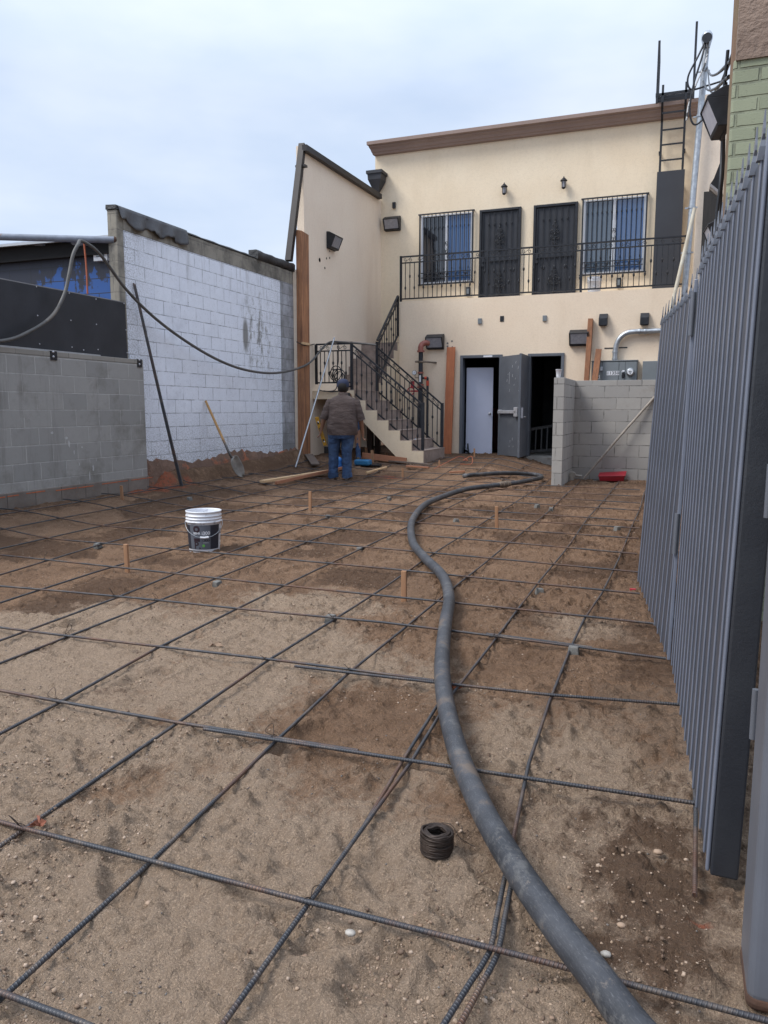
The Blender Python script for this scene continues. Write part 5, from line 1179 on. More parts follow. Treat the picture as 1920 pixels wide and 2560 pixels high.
while y < yg-.1:
    ln = rs.uniform(.15, .5); z = .262+rs.uniform(-.008,.008)-.0; mb.hexa([(XGW+.008,y,z-.006),(XGW+.0145,y,z-.006),(XGW+.0145,y+ln,z-.004),(XGW+.008,y+ln,z-.004),(XGW+.008,y,z+.006),(XGW+.0145,y,z+.004),(XGW+.0145,y+ln,z+.008),(XGW+.008,y+ln,z+.006)]); y += ln+rs.uniform(.02,.3)
mb.build('orange_marking_line', M('marking_orange', (.50,.13,.05), (.30,.10,.055), 30, .9), gw)
for (u, v0, v1, w) in ((134, 873, 900, .10), (349, 894, 918, .09)):
    q = onX(u, v0, XGW+.01); q1 = onX(u, v1, XGW+.01); b = MB().box(XGW-.1, XGW+.012, q.y-w/2, q.y+w/2, q1.z, 1.905).build('steel_bracket', black, gw)
    mb = MB()
    for k in (.3, .75): mb.lathe([(.001,.02),(.014,.017),(.016,.012)], (XGW, q.y-w*.1, q1.z+(q.z-q1.z)*k), 8, axis='x')
    mb.build('bolt', silver, b)
splash([(130,1082,.022,.018),(165,1095,.028,.014),(172,1110,.016,.05),(205,1118,.012,.012),(233,1170,.016,.05),(224,1190,.008,.08),(185,1130,.008,.03),(198,1160,.007,.02),(240,1150,.006,.02)], XGW, 'paint_splash', M('splash_white', (.50,.50,.50), None, 5, .7), 3, gw)
# black panel standing on the grey wall
pn = thing('screen_fence', 'large black sheet screen standing on top of the weathered grey block wall', 'screen', (-7.05, 6, 1.9))
ya = onX(305, 757, -7.05).y; yb = 2.5
MB().box(-7.06, -7.04, yb, ya+.05, 1.905, 2.642).build('sheet', black2, pn)
mb = MB(); 
for (u, v) in ((91,717),(173,733),(240,748),(310,759),(94,789),(177,801),(241,811),(315,825),(99,860),(180,868),(209,875),(245,874),(318,882),(5,850)): q = onX(u, v, -7.04); MB().lathe([(.001,.008),(.007,.006),(.009,0)], (-7.04, q.y, q.z), 8, axis='x').build('screw', silver, pn)
q = onX(250, 881, -7.02); mb = MB(); mb.bar((-7.02, 2.5, 1.925), (-7.02, q.y, 1.905), .012, .03); mb.build('bottom_trim', alum, pn)
mb = MB(); mb.bar((-7.05, yb, 2.648), (-7.05, ya+.05, 2.648), .022, .012); mb.build('top_edge', M('sheet_edge', (.22,.22,.23), None, 4, .6), pn)
# dark blue wall behind, canopy of pipes and roof sheet
def bluewall():
    m, t, b = newmat('blue_block_paint'); uv = oc(t, 'UV'); v = oc(t); b.inputs['Roughness'].default_value = .55
    br = N(t, 'ShaderNodeTexBrick'); br.offset = .5; br.inputs['Scale'].default_value = 1; br.inputs['Brick Width'].default_value = .4064; br.inputs['Row Height'].default_value = .2032; br.inputs['Mortar Size'].default_value = .006
    t.links.new(uv, br.inputs[0]); sp = N(t, 'ShaderNodeSeparateXYZ'); t.links.new(uv, sp.inputs[0])
    nz = noise(t, v, 2.2, 6, .65, (1.8, 1, 1.0)); hz = mth(t, 'ADD', mth(t, 'MULTIPLY', mth(t, 'SUBTRACT', 3.16, sp.outputs[1]), 1.1), mth(t, 'MULTIPLY', mth(t, 'SUBTRACT', nz, .5), 1.9))
    xm = mth(t, 'MULTIPLY', mth(t, 'ADD', sp.outputs[0], 8.9), .8)
    k = mth(t, 'MULTIPLY', ramp(t, hz, .05, .12), ramp(t, mth(t, 'ADD', xm, mth(t, 'SUBTRACT', nz, .5)), .0, .12))  # near-black part is dark paint plus canopy shade put into the colour
    c = mixc(t, k, (.016, .020, .038), (.018, .085, .30)); c = mixc(t, br.outputs[1], c, (.012, .014, .02)); t.links.new(c, b.inputs['Base Color']); bump(t, b, br.outputs[1], -.6, .006); return m
bw = thing('blue_wall', 'dark navy wall with bright blue paint patches behind the black panel', 'wall', (-9, 9, 0))
MB().box(-14, XW-.16, 9.0, 9.15, 0, 3.60).build('painted_blocks', bluewall(), bw)
q0_ = onY(243, 655, 9.); q1_ = onY(275, 618, 9.); MB().box(q0_.x, q1_.x, 8.93, 8.998, q0_.z, q1_.z).build('window_frame', white_frame, bw); MB().box(q0_.x+.05, q1_.x-.05, 8.925, 8.929, q0_.z+.05, q1_.z-.05).build('pane', glass_dark, bw)
cp = thing('pipe_canopy', 'canopy of painted steel pipes under a pale roof sheet at the left edge', 'canopy', (-9, 8, 3.4))
painted = M('painted_pipe', (.21,.24,.30), (.15,.17,.21), 8, .5, dirt=(.16,.09,.06), dlo=.64, dhi=.72)
pA = onX(291, 600, -7.16); pB = onY(-160, 588, pA.y-1.05)
MB().tube([pA, pB], .045, 14).build('pipe', painted, cp); MB().tube([pA-(pB-pA)*.005, pA+(pB-pA)*.01], .05, 12).build('rusty_end', rust, cp)
for (u0, v0, u1, v1) in ((215, 606, -140, 640), (110, 606, -200, 640)):
    a = onY(u0, v0, pA.y+.15); b = onY(u1, v1, pA.y+1.0); MB().tube([a, b], .045, 12).build('pipe', painted, cp)
mb = MB(); z = onY(272, 590, 9.1).z
mb.hexa([(-14, pA.y+.05, pA.z+.10),(XW-.16, pA.y+.05, pA.z+.06),(XW-.16, 10.2, z+.12),(-14, 10.2, z+.16),(-14, pA.y+.05, pA.z+.13),(XW-.16, pA.y+.05, pA.z+.09),(XW-.16, 10.2, z+.15),(-14, 10.2, z+.19)]); mb.build('roof_sheet', M('roof_sheet_paint', (.45,.47,.5), (.38,.40,.43), 3, .6), cp)
mb = MB(); mb.box(-14, XW-.3, 8.9, 8.99, pA.z-.12, pA.z+.08); mb.build('beam', M('canopy_shade_black', (.008,.008,.009), None, 4, .9), cp)  # added black slab, no real beam: stands for the shade under the canopy
a = onY(210, 606, 8.7); b = onY(219, 735, 8.7); tag(MB().tube(spline([a, a.lerp(b,.5)+Vector((.01,0,0)), b], 6), .012, 6).build('orange_cord', orange_cord), 'thin orange cord hanging from the pipe canopy in front of the blue wall', 'cord')
# large grey cable over the pipe, sagging across to the landing rail
c0_ = onX(214, 604, -7.12); c1_ = onY(800, 863, YF+.02)
def on_vert(u, v, a, b):      # sight line met with the upright plane through a and b
    d = ray(u, v); nrm = Vector((b.y-a.y, a.x-b.x, 0)); t = (nrm.dot(Vector((a.x, a.y, 0))))/(nrm.dot(Vector((d.x, d.y, 0)))); return Vector((d.x*t, d.y*t, H+d.z*t))
pa = onX(205, 603, -6.98); pb = c1_; mid = [on_vert(*D(*q), pa, pb) for q in ((215,548),(270,622),(330,683),(400,736),(470,777),(530,799),(590,806),(640,797),(672,781))]
lead = [onX(*q, XGW+.05) for q in ((0,853),(75,828),(130,790),(160,738),(172,690),(182,640),(195,612))]
tail = [pb+Vector((.15,.0,.02)), pb+Vector((.45,.02,.05)), onY(940, 862, YF+.04)]
tag(MB().tube(spline([lead[0]+Vector((0,-.8,-.05))]+lead+[pa]+mid+tail, 7), .021, 10).build('heavy_cable', cablem), 'heavy grey cable draped over the pipe canopy, sagging to the landing railing', 'cable')
# cable loops and coil tied on the landing rail
p = onY(843, 940, YF-.02); mb = MB(); rs = random.Random(6)
for k in range(5): w = rs.uniform(.07,.13); cx_ = p.x+rs.uniform(-.08,.08); cz_ = p.z+rs.uniform(-.12,.1); mb.tube([(cx_+w*math.cos(a), YF-.02+.02*k*.5+.02*math.sin(2*a), cz_+w*1.25*math.sin(a)) for a in [i*.42 for i in range(15)]], .009, 6, closed=True)
q = onY(845, 862, YF); mb.tube(spline([(q.x, YF, q.z), (q.x+.02, YF-.03, q.z-.3), (p.x, YF-.03, p.z+.1), (p.x-.02, YF-.03, p.z-.25), (p.x-.25, YF-.03, p.z-.30), (p.x-.42, YF-.03, p.z-.27)], 6), .010, 6)
mb.tube(spline([(p.x+.05, YF-.03, p.z-.1), (p.x+.12, YF-.03, p.z-.27), (p.x-.1, YF-.04, p.z-.31), (p.x-.3, YF-.03, p.z-.29)], 6), .010, 6)
tag(mb.build('cable_coil', black), 'tangled black cable coil hanging on the landing railing', 'cable')
a = onX(742, 855, XS+.13); b = onY(786, 860, YF+.05); tag(MB().tube(spline([a, a.lerp(b,.5)-Vector((0,0,.05)), b], 6), .010, 6).build('black_wire', black), 'black wire tied from the wooden beam to the landing railing', 'wire')

# wooden beam, pole, shovel, rebars leaning
bx0, by0 = -7.03, 13.62
p = onX(751, 1158, -6.9); zb = float(gz(-6.95, 13.7))-.05; zt = onX(751, 570, -6.9).z
mb = MB(); mb.hexa([(-7.04,13.70,zb),(-6.91,13.70,zb),(-6.91,14.0,zb),(-7.04,14.0,zb),(-7.04,13.74,zt),(-6.91,13.74,zt-.03),(-6.91,14.04,zt-.05),(-7.04,14.04,zt-.02)])
tag(mb.build('wooden_beam', beam_w, bevel=.006), 'tall brown wooden beam standing upright at the end of the side wall', 'beam')
q = onX(757, 858, -6.9); mb = MB(); mb.bar((-6.90, 13.66, q.z), (-6.90, 13.99, q.z), .03, .045); tag(mb.build('wooden_cleat', pine_x), 'small pale wooden cleat fixed across the tall brown beam', 'board')
a = gnd(739, 1168, .02); b = onY(836, 844, YF-.04); tag(MB().tube([a, b], .016, 10).build('metal_pole', alum), 'long shiny aluminium pole leaning against the landing railing', 'pole')
# two rebars leaning on the white wall
a = gnd(452, 1215, .02); b = onX(334, 708, XW+.02); c = onX(331, 704, XW+.02)
b2 = onX(337, 711, XW+.03)
for k, (aa, bb, lab) in enumerate(((a, b, 'longer of two dark rebars leaning together against the white block wall'), (a+Vector((.03,.0,0)), b2, 'shorter of two dark rebars leaning together against the white block wall'))):
    tag(MB().tube(spline([aa, aa.lerp(bb,.5)-Vector((.0,.0,.03)), bb], 8), .013, 8).build('leaning_rebar', rebar_m), lab, 'rebar', 'rebars leaning on the white wall')
# shovel
a = gnd(608, 1192, .015); k = onX(574, 1135, XW+.42); top = onX(514, 1002, XW+.03)
d_ = (top-k).normalized(); sv = thing('shovel', 'round point shovel with yellow wooden handle leaning on the white wall', 'shovel', a)
sock = k+d_*.03
MB().tube([sock+d_*.12, top], [.021, .019], 10).build('handle', wood('ash_handle', (.56,.33,.13), (.44,.24,.09), None, .6), sv)
bl = k-(k-a)*.16
MB().tube(spline([sock+d_*.22, sock, bl], 5), [.024]*10+[.016] if False else .021, 8).build('socket', M('shovel_steel', (.10,.10,.11), (.17,.16,.15), 14, .5, .6), sv)
ax_ = (a-bl); L_ = ax_.length; ax_ = ax_.normalized(); sd_ = ax_.cross(Vector((.6,-.5,.6))).normalized(); nn_ = sd_.cross(ax_)
vs = []; fs = []; NU, NV = 9, 8
for i in range(NV+1):
    t = i/NV; w = .115*(min(1, .55+t*3) if t < .5 else max(.10, 1-((t-.5)/.5)**2.4*.9))
    for j in range(NU+1):
        s = -1+2*j/NU; vs.append(bl+ax_*(t*L_)+sd_*(s*w)+nn_*(.035*s*s*(1-.4*t)-.012*math.sin(t*3.1)))
for i in range(NV):
    for j in range(NU): q = i*(NU+1)+j; fs.append((q, q+1, q+NU+2, q+NU+1))
b_ = MB().add(vs, fs, None, True).build('blade', M('blade_steel', (.22,.21,.20), (.36,.35,.33), 7, .45, .6), sv); so = b_.modifiers.new('t', 'SOLIDIFY'); so.thickness = .004

# ------------------------------------------------------------------ lumber on the ground
def lying(name, label, A, B, w, t, mat, dz=.03, group='boards lying on the ground', cat='board'):
    a = gnd(*A, 0); b = gnd(*B, 0); a.z += dz+t/2; b.z += dz+t/2; return plank(name, label, a, b, w, t, mat, cat, group, up=(0,0,1))
lying('long_board', 'long pale wooden board lying in front of the man in the maroon shirt', (655, 1212), (842, 1181), .09, .04, pine_x)
lying('long_board', 'second long board lying against the pale board by the man', (690, 1216), (862, 1176), .04, .05, form_x)
lying('wooden_strip', 'short pale wooden strip lying right of the man', (916, 1188), (966, 1174), .04, .03, pine_x)
lying('old_board', 'short grey board tilted by the foot of the tall beam', (772, 1145), (789, 1170), .16, .03, greyboard, .05)
lying('dark_plank', 'dark grey plank lying in front of the stairs', (975, 1158), (1078, 1168), .10, .03, greyboard)
lying('thin_board', 'thin orange board lying in front of the stair foot', (1016, 1171), (1072, 1175), .05, .03, form_x)
lying('thin_board', 'thin orange board lying left of the hose end', (1124, 1187), (1162, 1185), .05, .03, form_x)
a = gnd(906, 1150, 0); b = gnd(1016, 1160, 0); mb = MB(); mb.bar(a+Vector((0,0,.09)), b+Vector((0,0,.06)), .04, .12); tag(mb.build('form_board', form_x, bevel=.003), 'orange form board standing on edge under the stairs', 'board')
for (A, B, lab) in (((932,1160),(930,1128),'form stake nailed to the board under the stairs'), ((919,1144),(915,1121),'small stake behind the form board near the man'), ((970,1146),(965,1134),'short stake tilted against the form board')):
    p = gnd(*A, 0); q = onY(B[0], B[1], p.y); mb = MB(); mb.bar(p-Vector((0,0,.05)), q+Vector((0,0,.02)), .05, .025, up=(0,1,0)); tag(mb.build('form_stake', stake_m), lab, 'stake', 'stakes at the form board')
a = gnd(810, 1131, 0); mb = MB(); mb.box(a.x-.02, a.x+.32, a.y, a.y+.16, a.z-.02, a.z+.12); tag(mb.build('dark_block', M('dark_block_m', (.035,.034,.036), (.06,.055,.05), 9, .9), bevel=.01), 'dark block lying under the stair landing behind the man', 'block')
# dark post under the stairs
a = onY(930, 1130, 15.5); mb = MB(); mb.box(a.x-.08, a.x+.04, 15.4, 15.5, 0, 1.45); mb.box(a.x+.06, a.x+.16, 15.5, 15.6, 0, 1.3); tag(mb.build('stair_prop', M('prop_brown', (.075,.052,.042), (.05,.035,.03), 8, .85)), 'dark brown wooden props standing under the stairs', 'post')
# orange extension cord before the doors
pts = [gnd(*q, .03) for q in ((1085,1172),(1120,1158),(1148,1149),(1165,1147),(1168,1155),(1158,1158),(1160,1150),(1172,1146),(1180,1150),(1178,1160),(1150,1164))]
tag(MB().tube(spline([p+Vector((0,0,.03*(i % 3))) for i, p in enumerate(pts)], 5), .006, 6).build('extension_cord', orange_cord), 'thin orange extension cord looped on the dirt in front of the doors', 'cord')
# blue jugs and tool behind the man
p = gnd(858, 1176, 0); bl_m = M('blue_wrap', (.02,.12,.42), (.05,.22,.55), 9, .35, dirt=(.25,.4,.6)); t = thing('water_pack', 'blue wrapped pack of water bottles on the ground behind the man', 'bottles', p)
mb = MB()
for k in range(3): mb.lathe([(.05,0),(.055,.02),(.055,.12),(.048,.14),(.055,.16),(.05,.21),(.02,.24)], p+Vector((.085*k-.085, .05*(k % 2), .01)), 10)
mb.build('bottles', bl_m, t); mb = MB(); mb.lathe([(.03,.23),(.04,.25),(.03,.28)], p+Vector((.0,.05,.01)), 10); mb.build('cap', M('cap_green', (.25,.5,.32), None, 5, .5), t)
p = gnd(904, 1166, 0); t = thing('blue_case', 'blue tool case lying on the ground right of the man', 'tool case', p); mb = MB(); mb.box(p.x-.14, p.x+.17, p.y-.06, p.y+.14, p.z+.02, p.z+.13); mb.build('case', M('case_blue', (.02,.13,.28), (.03,.18,.36), 7, .4), t, bevel=.03); mb = MB(); mb.box(p.x-.10, p.x+.36, p.y+.02, p.y+.16, p.z+.005, p.z+.04); mb.build('tray', black, t, bevel=.01)
# dark tools inside the door, folded ladder
p = onY(1165, 1118, 17.15); mb = MB(); rs = random.Random(1)
for k in range(6): mb.tube(spline([(p.x+rs.uniform(-.08,.12), 17.05+rs.uniform(-.05,.2), .22+rs.uniform(0,.25*(k < 2))) for _ in range(4)], 5), .016, 6)
tag(mb.build('hose_heap', black), 'heap of black hoses in the corner of the left doorway', 'hose')
ld = thing('folded_ladder', 'aluminium ladder lying on its side inside the right doorway', 'ladder', (-2.7, 17.6, .2)); mb = MB()
mb.bar((-3.28, 17.6, .75), (-2.42, 17.85, .90), .03, .06); mb.bar((-3.28, 17.55, .26), (-2.42, 17.75, .34), .03, .06)
for k in range(7): f_ = k/6.5; mb.bar((-3.26+.8*f_, 17.6+.2*f_, .75+.13*f_), (-3.26+.8*f_, 17.55+.2*f_, .26+.08*f_), .028, .05, up=(0,1,0))
mb.build('ladder_frame', M('dull_aluminium', (.07,.07,.073), (.05,.05,.052), 9, .5, .5), ld)
p = onY(1232, 1055, 19.5); tag(MB().box(p.x-.16, p.x+.2, 19.4, 19.9, .2, p.z+.35).build('storage_bin', M('bin_red', (.20,.03,.035), None, 5, .6), bevel=.02), 'red bin standing inside the left doorway', 'bin')
p = onY(1240, 950, 19.9); t = thing('wall_shelf', 'shelf with boxes inside the left doorway', 'shelf', (p.x, 19.9, 1.5)); mb = MB(); mb.box(-4.3, -3.46, 19.7, 20.3, 1.35, 1.39); mb.box(-4.3, -3.46, 19.7, 20.3, 1.8, 1.84); mb.build('shelf_board', room, t); mb = MB(); mb.box(-4.1, -3.8, 19.75, 20.2, 1.39, 1.6); mb.box(-3.75, -3.5, 19.75, 20.2, 1.84, 2.15); mb.build('box', M('carton', (.42,.36,.30), (.5,.47,.42), 4, .8), t)
# bottle on the stairs, orange paint, leaf
p = onY(1065, 1096, YB-.15); mb = MB(); zz = tops[0]+.012; mb.lathe([(.03,0),(.033,.02),(.033,.14),(.013,.19),(.013,.21),(.001,.212)], (p.x, YF+.55, zz), 12)
tag(mb.build('plastic_bottle', M('bottle_plastic', (.45,.52,.62), (.35,.45,.6), 9, .15)), 'small clear plastic bottle standing on the bottom stair', 'bottle')
lf = M('dry_leaf', (.24,.08,.045), (.16,.06,.035), 30, .8)
def leaf(u, v, s, lab, seed, mat=lf):
    rs = random.Random(seed); p = gnd(u, v, 0); p.z = gtop(p.x, p.y)+.008; vs = [p+Vector((0,0,.004))]; n = 15; ph = rs.uniform(0,6)
    for k in range(n): a = 2*math.pi*k/n; r = s*(.6+.4*math.cos(5*a+ph))*(1+rs.uniform(-.2,.2)); vs.append(p+Vector((r*math.cos(a), r*.8*math.sin(a), .012*math.sin(3*a+ph)+.01)))
    mb = MB().add(vs, [(0, k+1, (k+1) % n+1) for k in range(n)]); mb.tube([p, p+Vector((-s*.8,-s*.9,.004))], .0012, 5); o = mb.build('leaf', mat); so = o.modifiers.new('t', 'SOLIDIFY'); so.thickness = .001; tag(o, lab, 'leaf', 'dry leaves on the dirt')
leaf(100, 2085, .028, 'dry red leaf lying on the left foreground rebar', 1); leaf(536, 1612, .05, 'pale curled leaf lying in the middle of the dirt', 2, M('pale_leaf', (.30,.21,.15), (.22,.15,.10), 30, .9)); leaf(1140, 1720, .04, 'orange leaf lying right beside the hose', 3, M('orange_leaf', (.34,.11,.05), (.25,.08,.04), 30, .9))
mb = MB(); p = gnd(1582, 1476, 0); mb.box(p.x-.02, p.x+.02, p.y-.012, p.y+.012, p.z, p.z+.012); tag(mb.build('red_scrap', redbright), 'tiny red scrap lying near the foot of the fence', 'scrap')

# ------------------------------------------------------------------ people
skin_m = M('skin', (.30,.165,.105), (.24,.125,.08), 9, .55); hair_m = M('dark_hair', (.012,.010,.010), None, 30, .6)
shirt_m = M('maroon_grey_shirt', (.105,.076,.068), (.070,.050,.045), 5, .9, bs=.5, bscale=7, bdist=.05, stretch=(1,1,2.2))
jean_m = M('blue_jeans', (.045,.09,.19), (.020,.042,.098), 8, .9, bs=1, bscale=11, bdist=.06, dirt=(.08,.14,.25), dlo=.52, dhi=.72, dscale=4)
cap_m = M('navy_cap', (.012,.018,.05), (.018,.026,.065), 8, .8); boot_m = M('work_boot', (.12,.085,.06), (.075,.055,.04), 9, .8); jacket_m = M('dark_blue_shirt', (.03,.05,.10), (.02,.035,.07), 6, .9)
def skin_body(name, J, E, root, tf, mat, parent):
    me = bpy.data.meshes.new(name); keys = list(J); me.from_pydata([tf(J[k][0])-WL[parent.name] for k in keys], [(keys.index(a), keys.index(b)) for a, b in E], [])
    ob = bpy.data.objects.new(name, me); COL.objects.link(ob); sk = ob.modifiers.new('skin', 'SKIN'); sk.use_smooth_shade = True
    for i, k in enumerate(keys): r = J[k][1]; v = me.skin_vertices[0].data[i]; v.radius = r if isinstance(r, tuple) else (r, r); v.use_root = (k == root)
    ob.modifiers.new('sub', 'SUBSURF').levels = 2; ob.modifiers['sub'].render_levels = 2
    dg = bpy.context.evaluated_depsgraph_get(); dg.update(); m2 = bpy.data.meshes.new_from_object(ob.evaluated_get(dg)); bpy.data.objects.remove(ob)
    m2.materials.clear(); m2.materials.append(mat); m2.name = name
    for p in m2.polygons: p.use_smooth = True
    ob = bpy.data.objects.new(name, m2); COL.objects.link(ob); ob.parent = parent; return ob
def person(label, base, rz, sc, arms, feet, shirt, cap, fat=1.0, lean=(0,0), headturn=.25, hips=(0,0)):
    t = thing('person', label, 'person', base); cz, sz = math.cos(rz), math.sin(rz)
    def tf(p):
        x, y, z = p; w = ss((z-.9)/.8); x += lean[0]*float(w); y += lean[1]*float(w); return base + Vector(((x*cz-y*sz)*sc, (x*sz+y*cz)*sc, z*sc))
    J = {'pelvis':((hips[0],0,.93),.12),'belly':((0,.01,1.08),.12*fat),'chest':((0,0,1.25),.115*fat),'neckb':((0,.0,1.44),.055),'neck':((0,.02,1.52),.058),'head':((0,.035,1.585),(.078,.085)),'crown':((0,.03,1.66),(.078,.09)),'top':((0,.025,1.71),.055),
         'nose':((math.sin(headturn)*.10,.035+math.cos(headturn)*.10,1.60),.016),'chin':((math.sin(headturn)*.06,.03+math.cos(headturn)*.065,1.535),.035)}
    E = [('pelvis','belly'),('belly','chest'),('chest','neckb'),('neckb','neck'),('neck','head'),('head','crown'),('crown','top'),('head','nose'),('head','chin')]
    for s, nm in ((-1,'l'),(1,'r')):
        J['ear'+nm] = ((s*.088*math.cos(headturn),.03-s*.088*math.sin(headturn),1.60),.016); E.append(('head','ear'+nm))
        el, wr = arms[nm]; sh = (s*.185*fat,-.005,1.37); J['sh'+nm] = (sh,.05); J['el'+nm] = (el,.046); J['wr'+nm] = (wr,.032)
        d = (Vector(wr)-Vector(el)).normalized(); pm = Vector(wr)+d*.06; J['pa'+nm] = (tuple(pm),(.036,.022)); E += [('chest','sh'+nm),('sh'+nm,'el'+nm),('el'+nm,'wr'+nm),('wr'+nm,'pa'+nm)]
        fw_ = Vector((0,1,0)) - d*d.y; fw_.normalize(); inn = fw_.cross(d)*(-s)
        for q in range(4):
            o = fw_*(.030-.02*q); l = (.075,.085,.08,.062)[q]; b0 = pm+d*.035+o; b1 = b0+d*l*.5+inn*.014; b2 = b1+d*l*.28+inn*.028
            for m_, pp, rr in ((0,b0,.0095),(1,b1,.009),(2,b2,.008)): J[f'f{nm}{q}{m_}'] = (tuple(pp), rr)
            E += [('pa'+nm,f'f{nm}{q}0'),(f'f{nm}{q}0',f'f{nm}{q}1'),(f'f{nm}{q}1',f'f{nm}{q}2')]
        b0 = pm+fw_*.038-d*.01; b1 = b0+fw_*.022+d*.035+inn*.015
        J['t0'+nm] = (tuple(b0),.011); J['t1'+nm] = (tuple(b1),.009); E += [('pa'+nm,'t0'+nm),('t0'+nm,'t1'+nm)]
        kn, an = feet[nm]; hp_ = (hips[0]+s*.10*fat,0,.86); J['hip'+nm] = (hp_,.10); J['kn'+nm] = (kn,.062); J['an'+nm] = (an,.045); J['toe'+nm] = ((an[0]+s*.03,an[1]+.17,.045),.035)
        E += [('pelvis','hip'+nm),('hip'+nm,'kn'+nm),('kn'+nm,'an'+nm),('an'+nm,'toe'+nm)]
    skin_body('body', J, E, 'pelvis', tf, skin_m, t)
    n = 28
    def ring(c, rx, ry, z=None, fold=0, ph=0, tilt=0):
        out = []
        for k in range(n):
            a = 2*math.pi*k/n; ca, sa = math.cos(a), math.sin(a); f = 1+fold*(math.sin(3*a+ph)+.6*math.sin(7*a+2*ph))
            ex = .82; out.append(tf((c[0]+rx*f*math.copysign(abs(ca)**ex, ca), c[1]+ry*f*math.copysign(abs(sa)**ex, sa), c[2]+tilt*sa)))
        return out
    # shirt
    sh = MB(); prof = [(.79,.236,.165),(.81,.242,.168),(.86,.250,.172),(.90,.258,.176),(.94,.250,.178),(.98,.258,.180),(1.03,.252,.180),(1.10,.246,.176),(1.18,.238,.168),(1.26,.236,.158),(1.33,.234,.150),(1.385,.225,.138),(1.425,.19,.118),(1.455,.13,.098),(1.475,.085,.082),(1.49,.072,.076)]
    sh.loft([ring((hips[0]*.6*max(0,(1.2-z)/.4), .0, z), rx*fat, ry*fat, fold=.035*max(0, (1.25-z)/.45)+.012, ph=z*17) for z, rx, ry in prof])
    for nm, s in (('l',-1),('r',1)):
        el = Vector(arms[nm][0]); a = Vector((s*.185*fat,-.005,1.385)); b = a.lerp(el,.98); rr = []
        for q in range(9):
            k = q/8; c = a.lerp(b,k); dd = (b-a).normalized(); u = dd.cross(Vector((0,1,0))).normalized(); w = u.cross(dd); rad = (.092-.012*k)*(1+.04*math.sin(q*2.3)) * (1 if q else .8)
            rr.append([tf(c+(u*math.cos(2*math.pi*i/n)+w*math.sin(2*math.pi*i/n))*rad*(1+.03*math.sin(3*2*math.pi*i/n+q))) for i in range(n)])
        sh.loft(rr)
    so = sh.build('shirt', shirt, t)
    cl = MB(); cl.loft([ring((0,.012,z), r, r*1.02) for z, r in ((1.465,.088),(1.50,.082),(1.525,.080),(1.52,.072),(1.48,.074))]); cl.build('collar', shirt, t)
    # jeans
    je = MB(); je.loft([ring((hips[0],0,z), rx*fat, ry*fat, fold=.01, ph=z*9) for z, rx, ry in ((.96,.205,.15),(.90,.215,.158),(.84,.222,.165),(.78,.220,.160),(.73,.20,.14))])
    for nm, s in (('l',-1),('r',1)):
        kn, an = [Vector(q) for q in feet[nm]]; hp_ = Vector((hips[0]+s*.108*fat,0,.82)); rr = []
        path = [hp_, hp_.lerp(kn,.3), hp_.lerp(kn,.65), kn, kn.lerp(an,.35), kn.lerp(an,.7), an+Vector((0,0,.06)), an+Vector((0,.01,-.03))]; rad = [.118,.112,.098,.086,.082,.078,.08,.088]
        P_ = spline(path, 3); 
        for q, c in enumerate(P_):
            k = q/(len(P_)-1)*(len(rad)-1); i0 = min(int(k), len(rad)-2); r = (rad[i0]+(rad[i0+1]-rad[i0])*(k-i0))*fat
            f = .03*math.sin(q*2.1)*(1 if q > 8 else .4)
            rr.append([tf((c.x+r*(1+f+.03*math.sin(4*a+q))*math.cos(a), c.y+r*1.08*(1+f)*math.sin(a), c.z+.012*math.sin(2*a+q))) for a in [2*math.pi*i/n for i in range(n)]])
        je.loft(rr)
    je.build('jeans', jean_m, t)
    for nm, s in (('l',-1),('r',1)):
        an = Vector(feet[nm][1]); bt = MB(); rr = []
        for y, w, h, z0 in ((-.085,.03,.07,.0),(-.07,.043,.11,0),(-.02,.048,.13,0),(.04,.048,.115,0),(.11,.052,.08,0),(.17,.05,.065,0),(.205,.03,.04,.005)):
            rr.append([tf((an.x+s*.12*max(0,y)+w*math.cos(a), an.y+y, max(0.0, z0+h*.5+h*.5*math.sin(a)*1.05))) for a in [2*math.pi*i/16 for i in range(16)]])
        bt.loft(rr); bt.build('boot', boot_m, t)
    h = MB(); h.loft([ring((0,.015,z), rx, ry) for z, rx, ry in ((1.535,.062,.07),(1.56,.086,.092),(1.61,.096,.106),(1.65,.098,.110),(1.69,.090,.10))]); hr = h.build('hair', hair_m, t)
    if cap:
        c = MB(); c.loft([ring((0,.028,z), rx, ry) for z, rx, ry in ((1.622,.104,.116),(1.645,.107,.119),(1.69,.103,.114),(1.73,.085,.095),(1.755,.055,.06),(1.765,.01,.012))])
        cp_ = c.build('cap', cap_m, t); b = MB(); a0 = headturn; pts_ = []
        for k in range(9): a = -1.0+2.0*k/8; pts_.append((math.sin(a+a0), math.cos(a+a0)))
        lo = [tf((.10*x,.028+.112*y,1.635)) for x, y in pts_]; hi = [tf((.135*x+.07*math.sin(a0),.028+.14*y+.07*math.cos(a0),1.618)) for x, y in pts_]
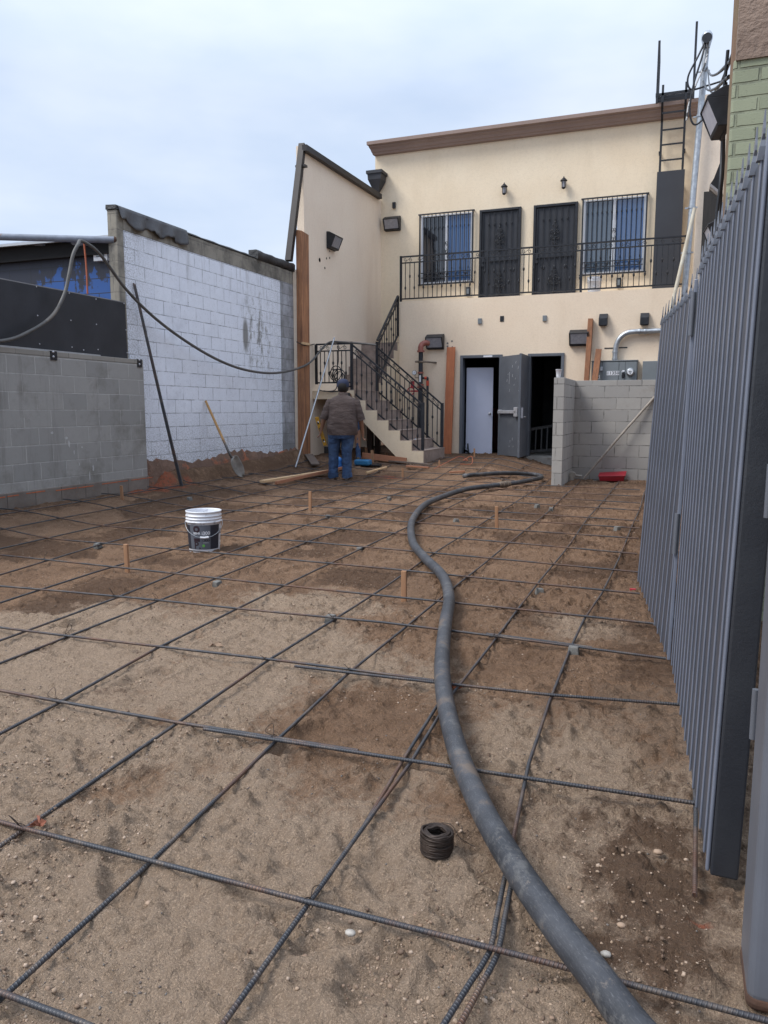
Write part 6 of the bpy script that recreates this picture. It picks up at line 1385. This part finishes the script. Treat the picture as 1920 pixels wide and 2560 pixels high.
        b.add(lo+hi+[q+Vector((0,0,.006)) for q in lo]+[q+Vector((0,0,.006)) for q in hi], [(k,k+1,9+k+1,9+k) for k in range(8)]+[(18+k,27+k,27+k+1,18+k+1) for k in range(8)]+[(9+k,9+k+1,27+k+1,27+k) for k in range(8)]); b.build('cap_brim', cap_m, t)
    return t, tf
p = gnd(859, 1199, 0)
man, tf = person('person in maroon grey polo shirt, jeans and navy cap holding a yellow level', Vector((p.x, p.y, float(gz(p.x, p.y))-.005)), YAW*.75, .985,
    {'l': ((-.345,.0,1.06),(-.40,.06,.875)), 'r': ((.315,.02,1.03),(.325,.11,.83))}, {'l': ((-.175,.02,.47),(-.185,.0,.075)), 'r': ((.055,.02,.47),(.062,.0,.075))}, shirt_m, True, fat=1.06, hips=(-.03,0), headturn=.45)
# yellow level held in the left hand
lv = thing('spirit_level', 'yellow spirit level held in the left hand of the person with the navy cap', 'level', tf((-.37,.14,.8)))
a = Vector(tf((-.475,.03,1.10))); b = Vector(tf((-.335,.10,.60))); yl_m = M('level_yellow', (.50,.27,.03), (.42,.22,.02), 6, .5, dirt=(.12,.09,.05))
mb = MB(); mb.bar(a, b, .026, .068, up=(1,-.2,0)); lb = mb.build('level_body', yl_m, lv, bevel=.004)
mb = MB(); n_ = (Vector((0,0,H))-a).normalized(); n_.z = 0; n_.normalize()
for k in (.2, .42, .82): c = a.lerp(b, k)+n_*.016; mb = MB(); mb.bar(c-(b-a)*.05, c+(b-a)*.05, .038, .012, up=tuple(n_)); mb.build('vial_window', black, lv, bevel=.004)
for k in (.17, .86): c = a.lerp(b, k)+n_*.020; mb = MB(); mb.bar(c-(b-a)*.02, c+(b-a)*.02, .02, .012, up=tuple(n_)); mb.build('vial', plastic_white, lv)
p = gnd(897, 1154, 0)
person('second person in blue jeans standing hidden behind the person with the navy cap', Vector((p.x-.13, p.y+.05, float(gz(p.x, p.y)))), .2, .80,
    {'l': ((-.20,.06,1.08),(-.14,.2,.98)), 'r': ((.16,.10,1.08),(.05,.25,1.0))}, {'l': ((-.10,.03,.48),(-.12,.0,.08)), 'r': ((.10,.03,.48),(.12,.0,.08))}, jacket_m, False, fat=.78, lean=(-.20,.12))
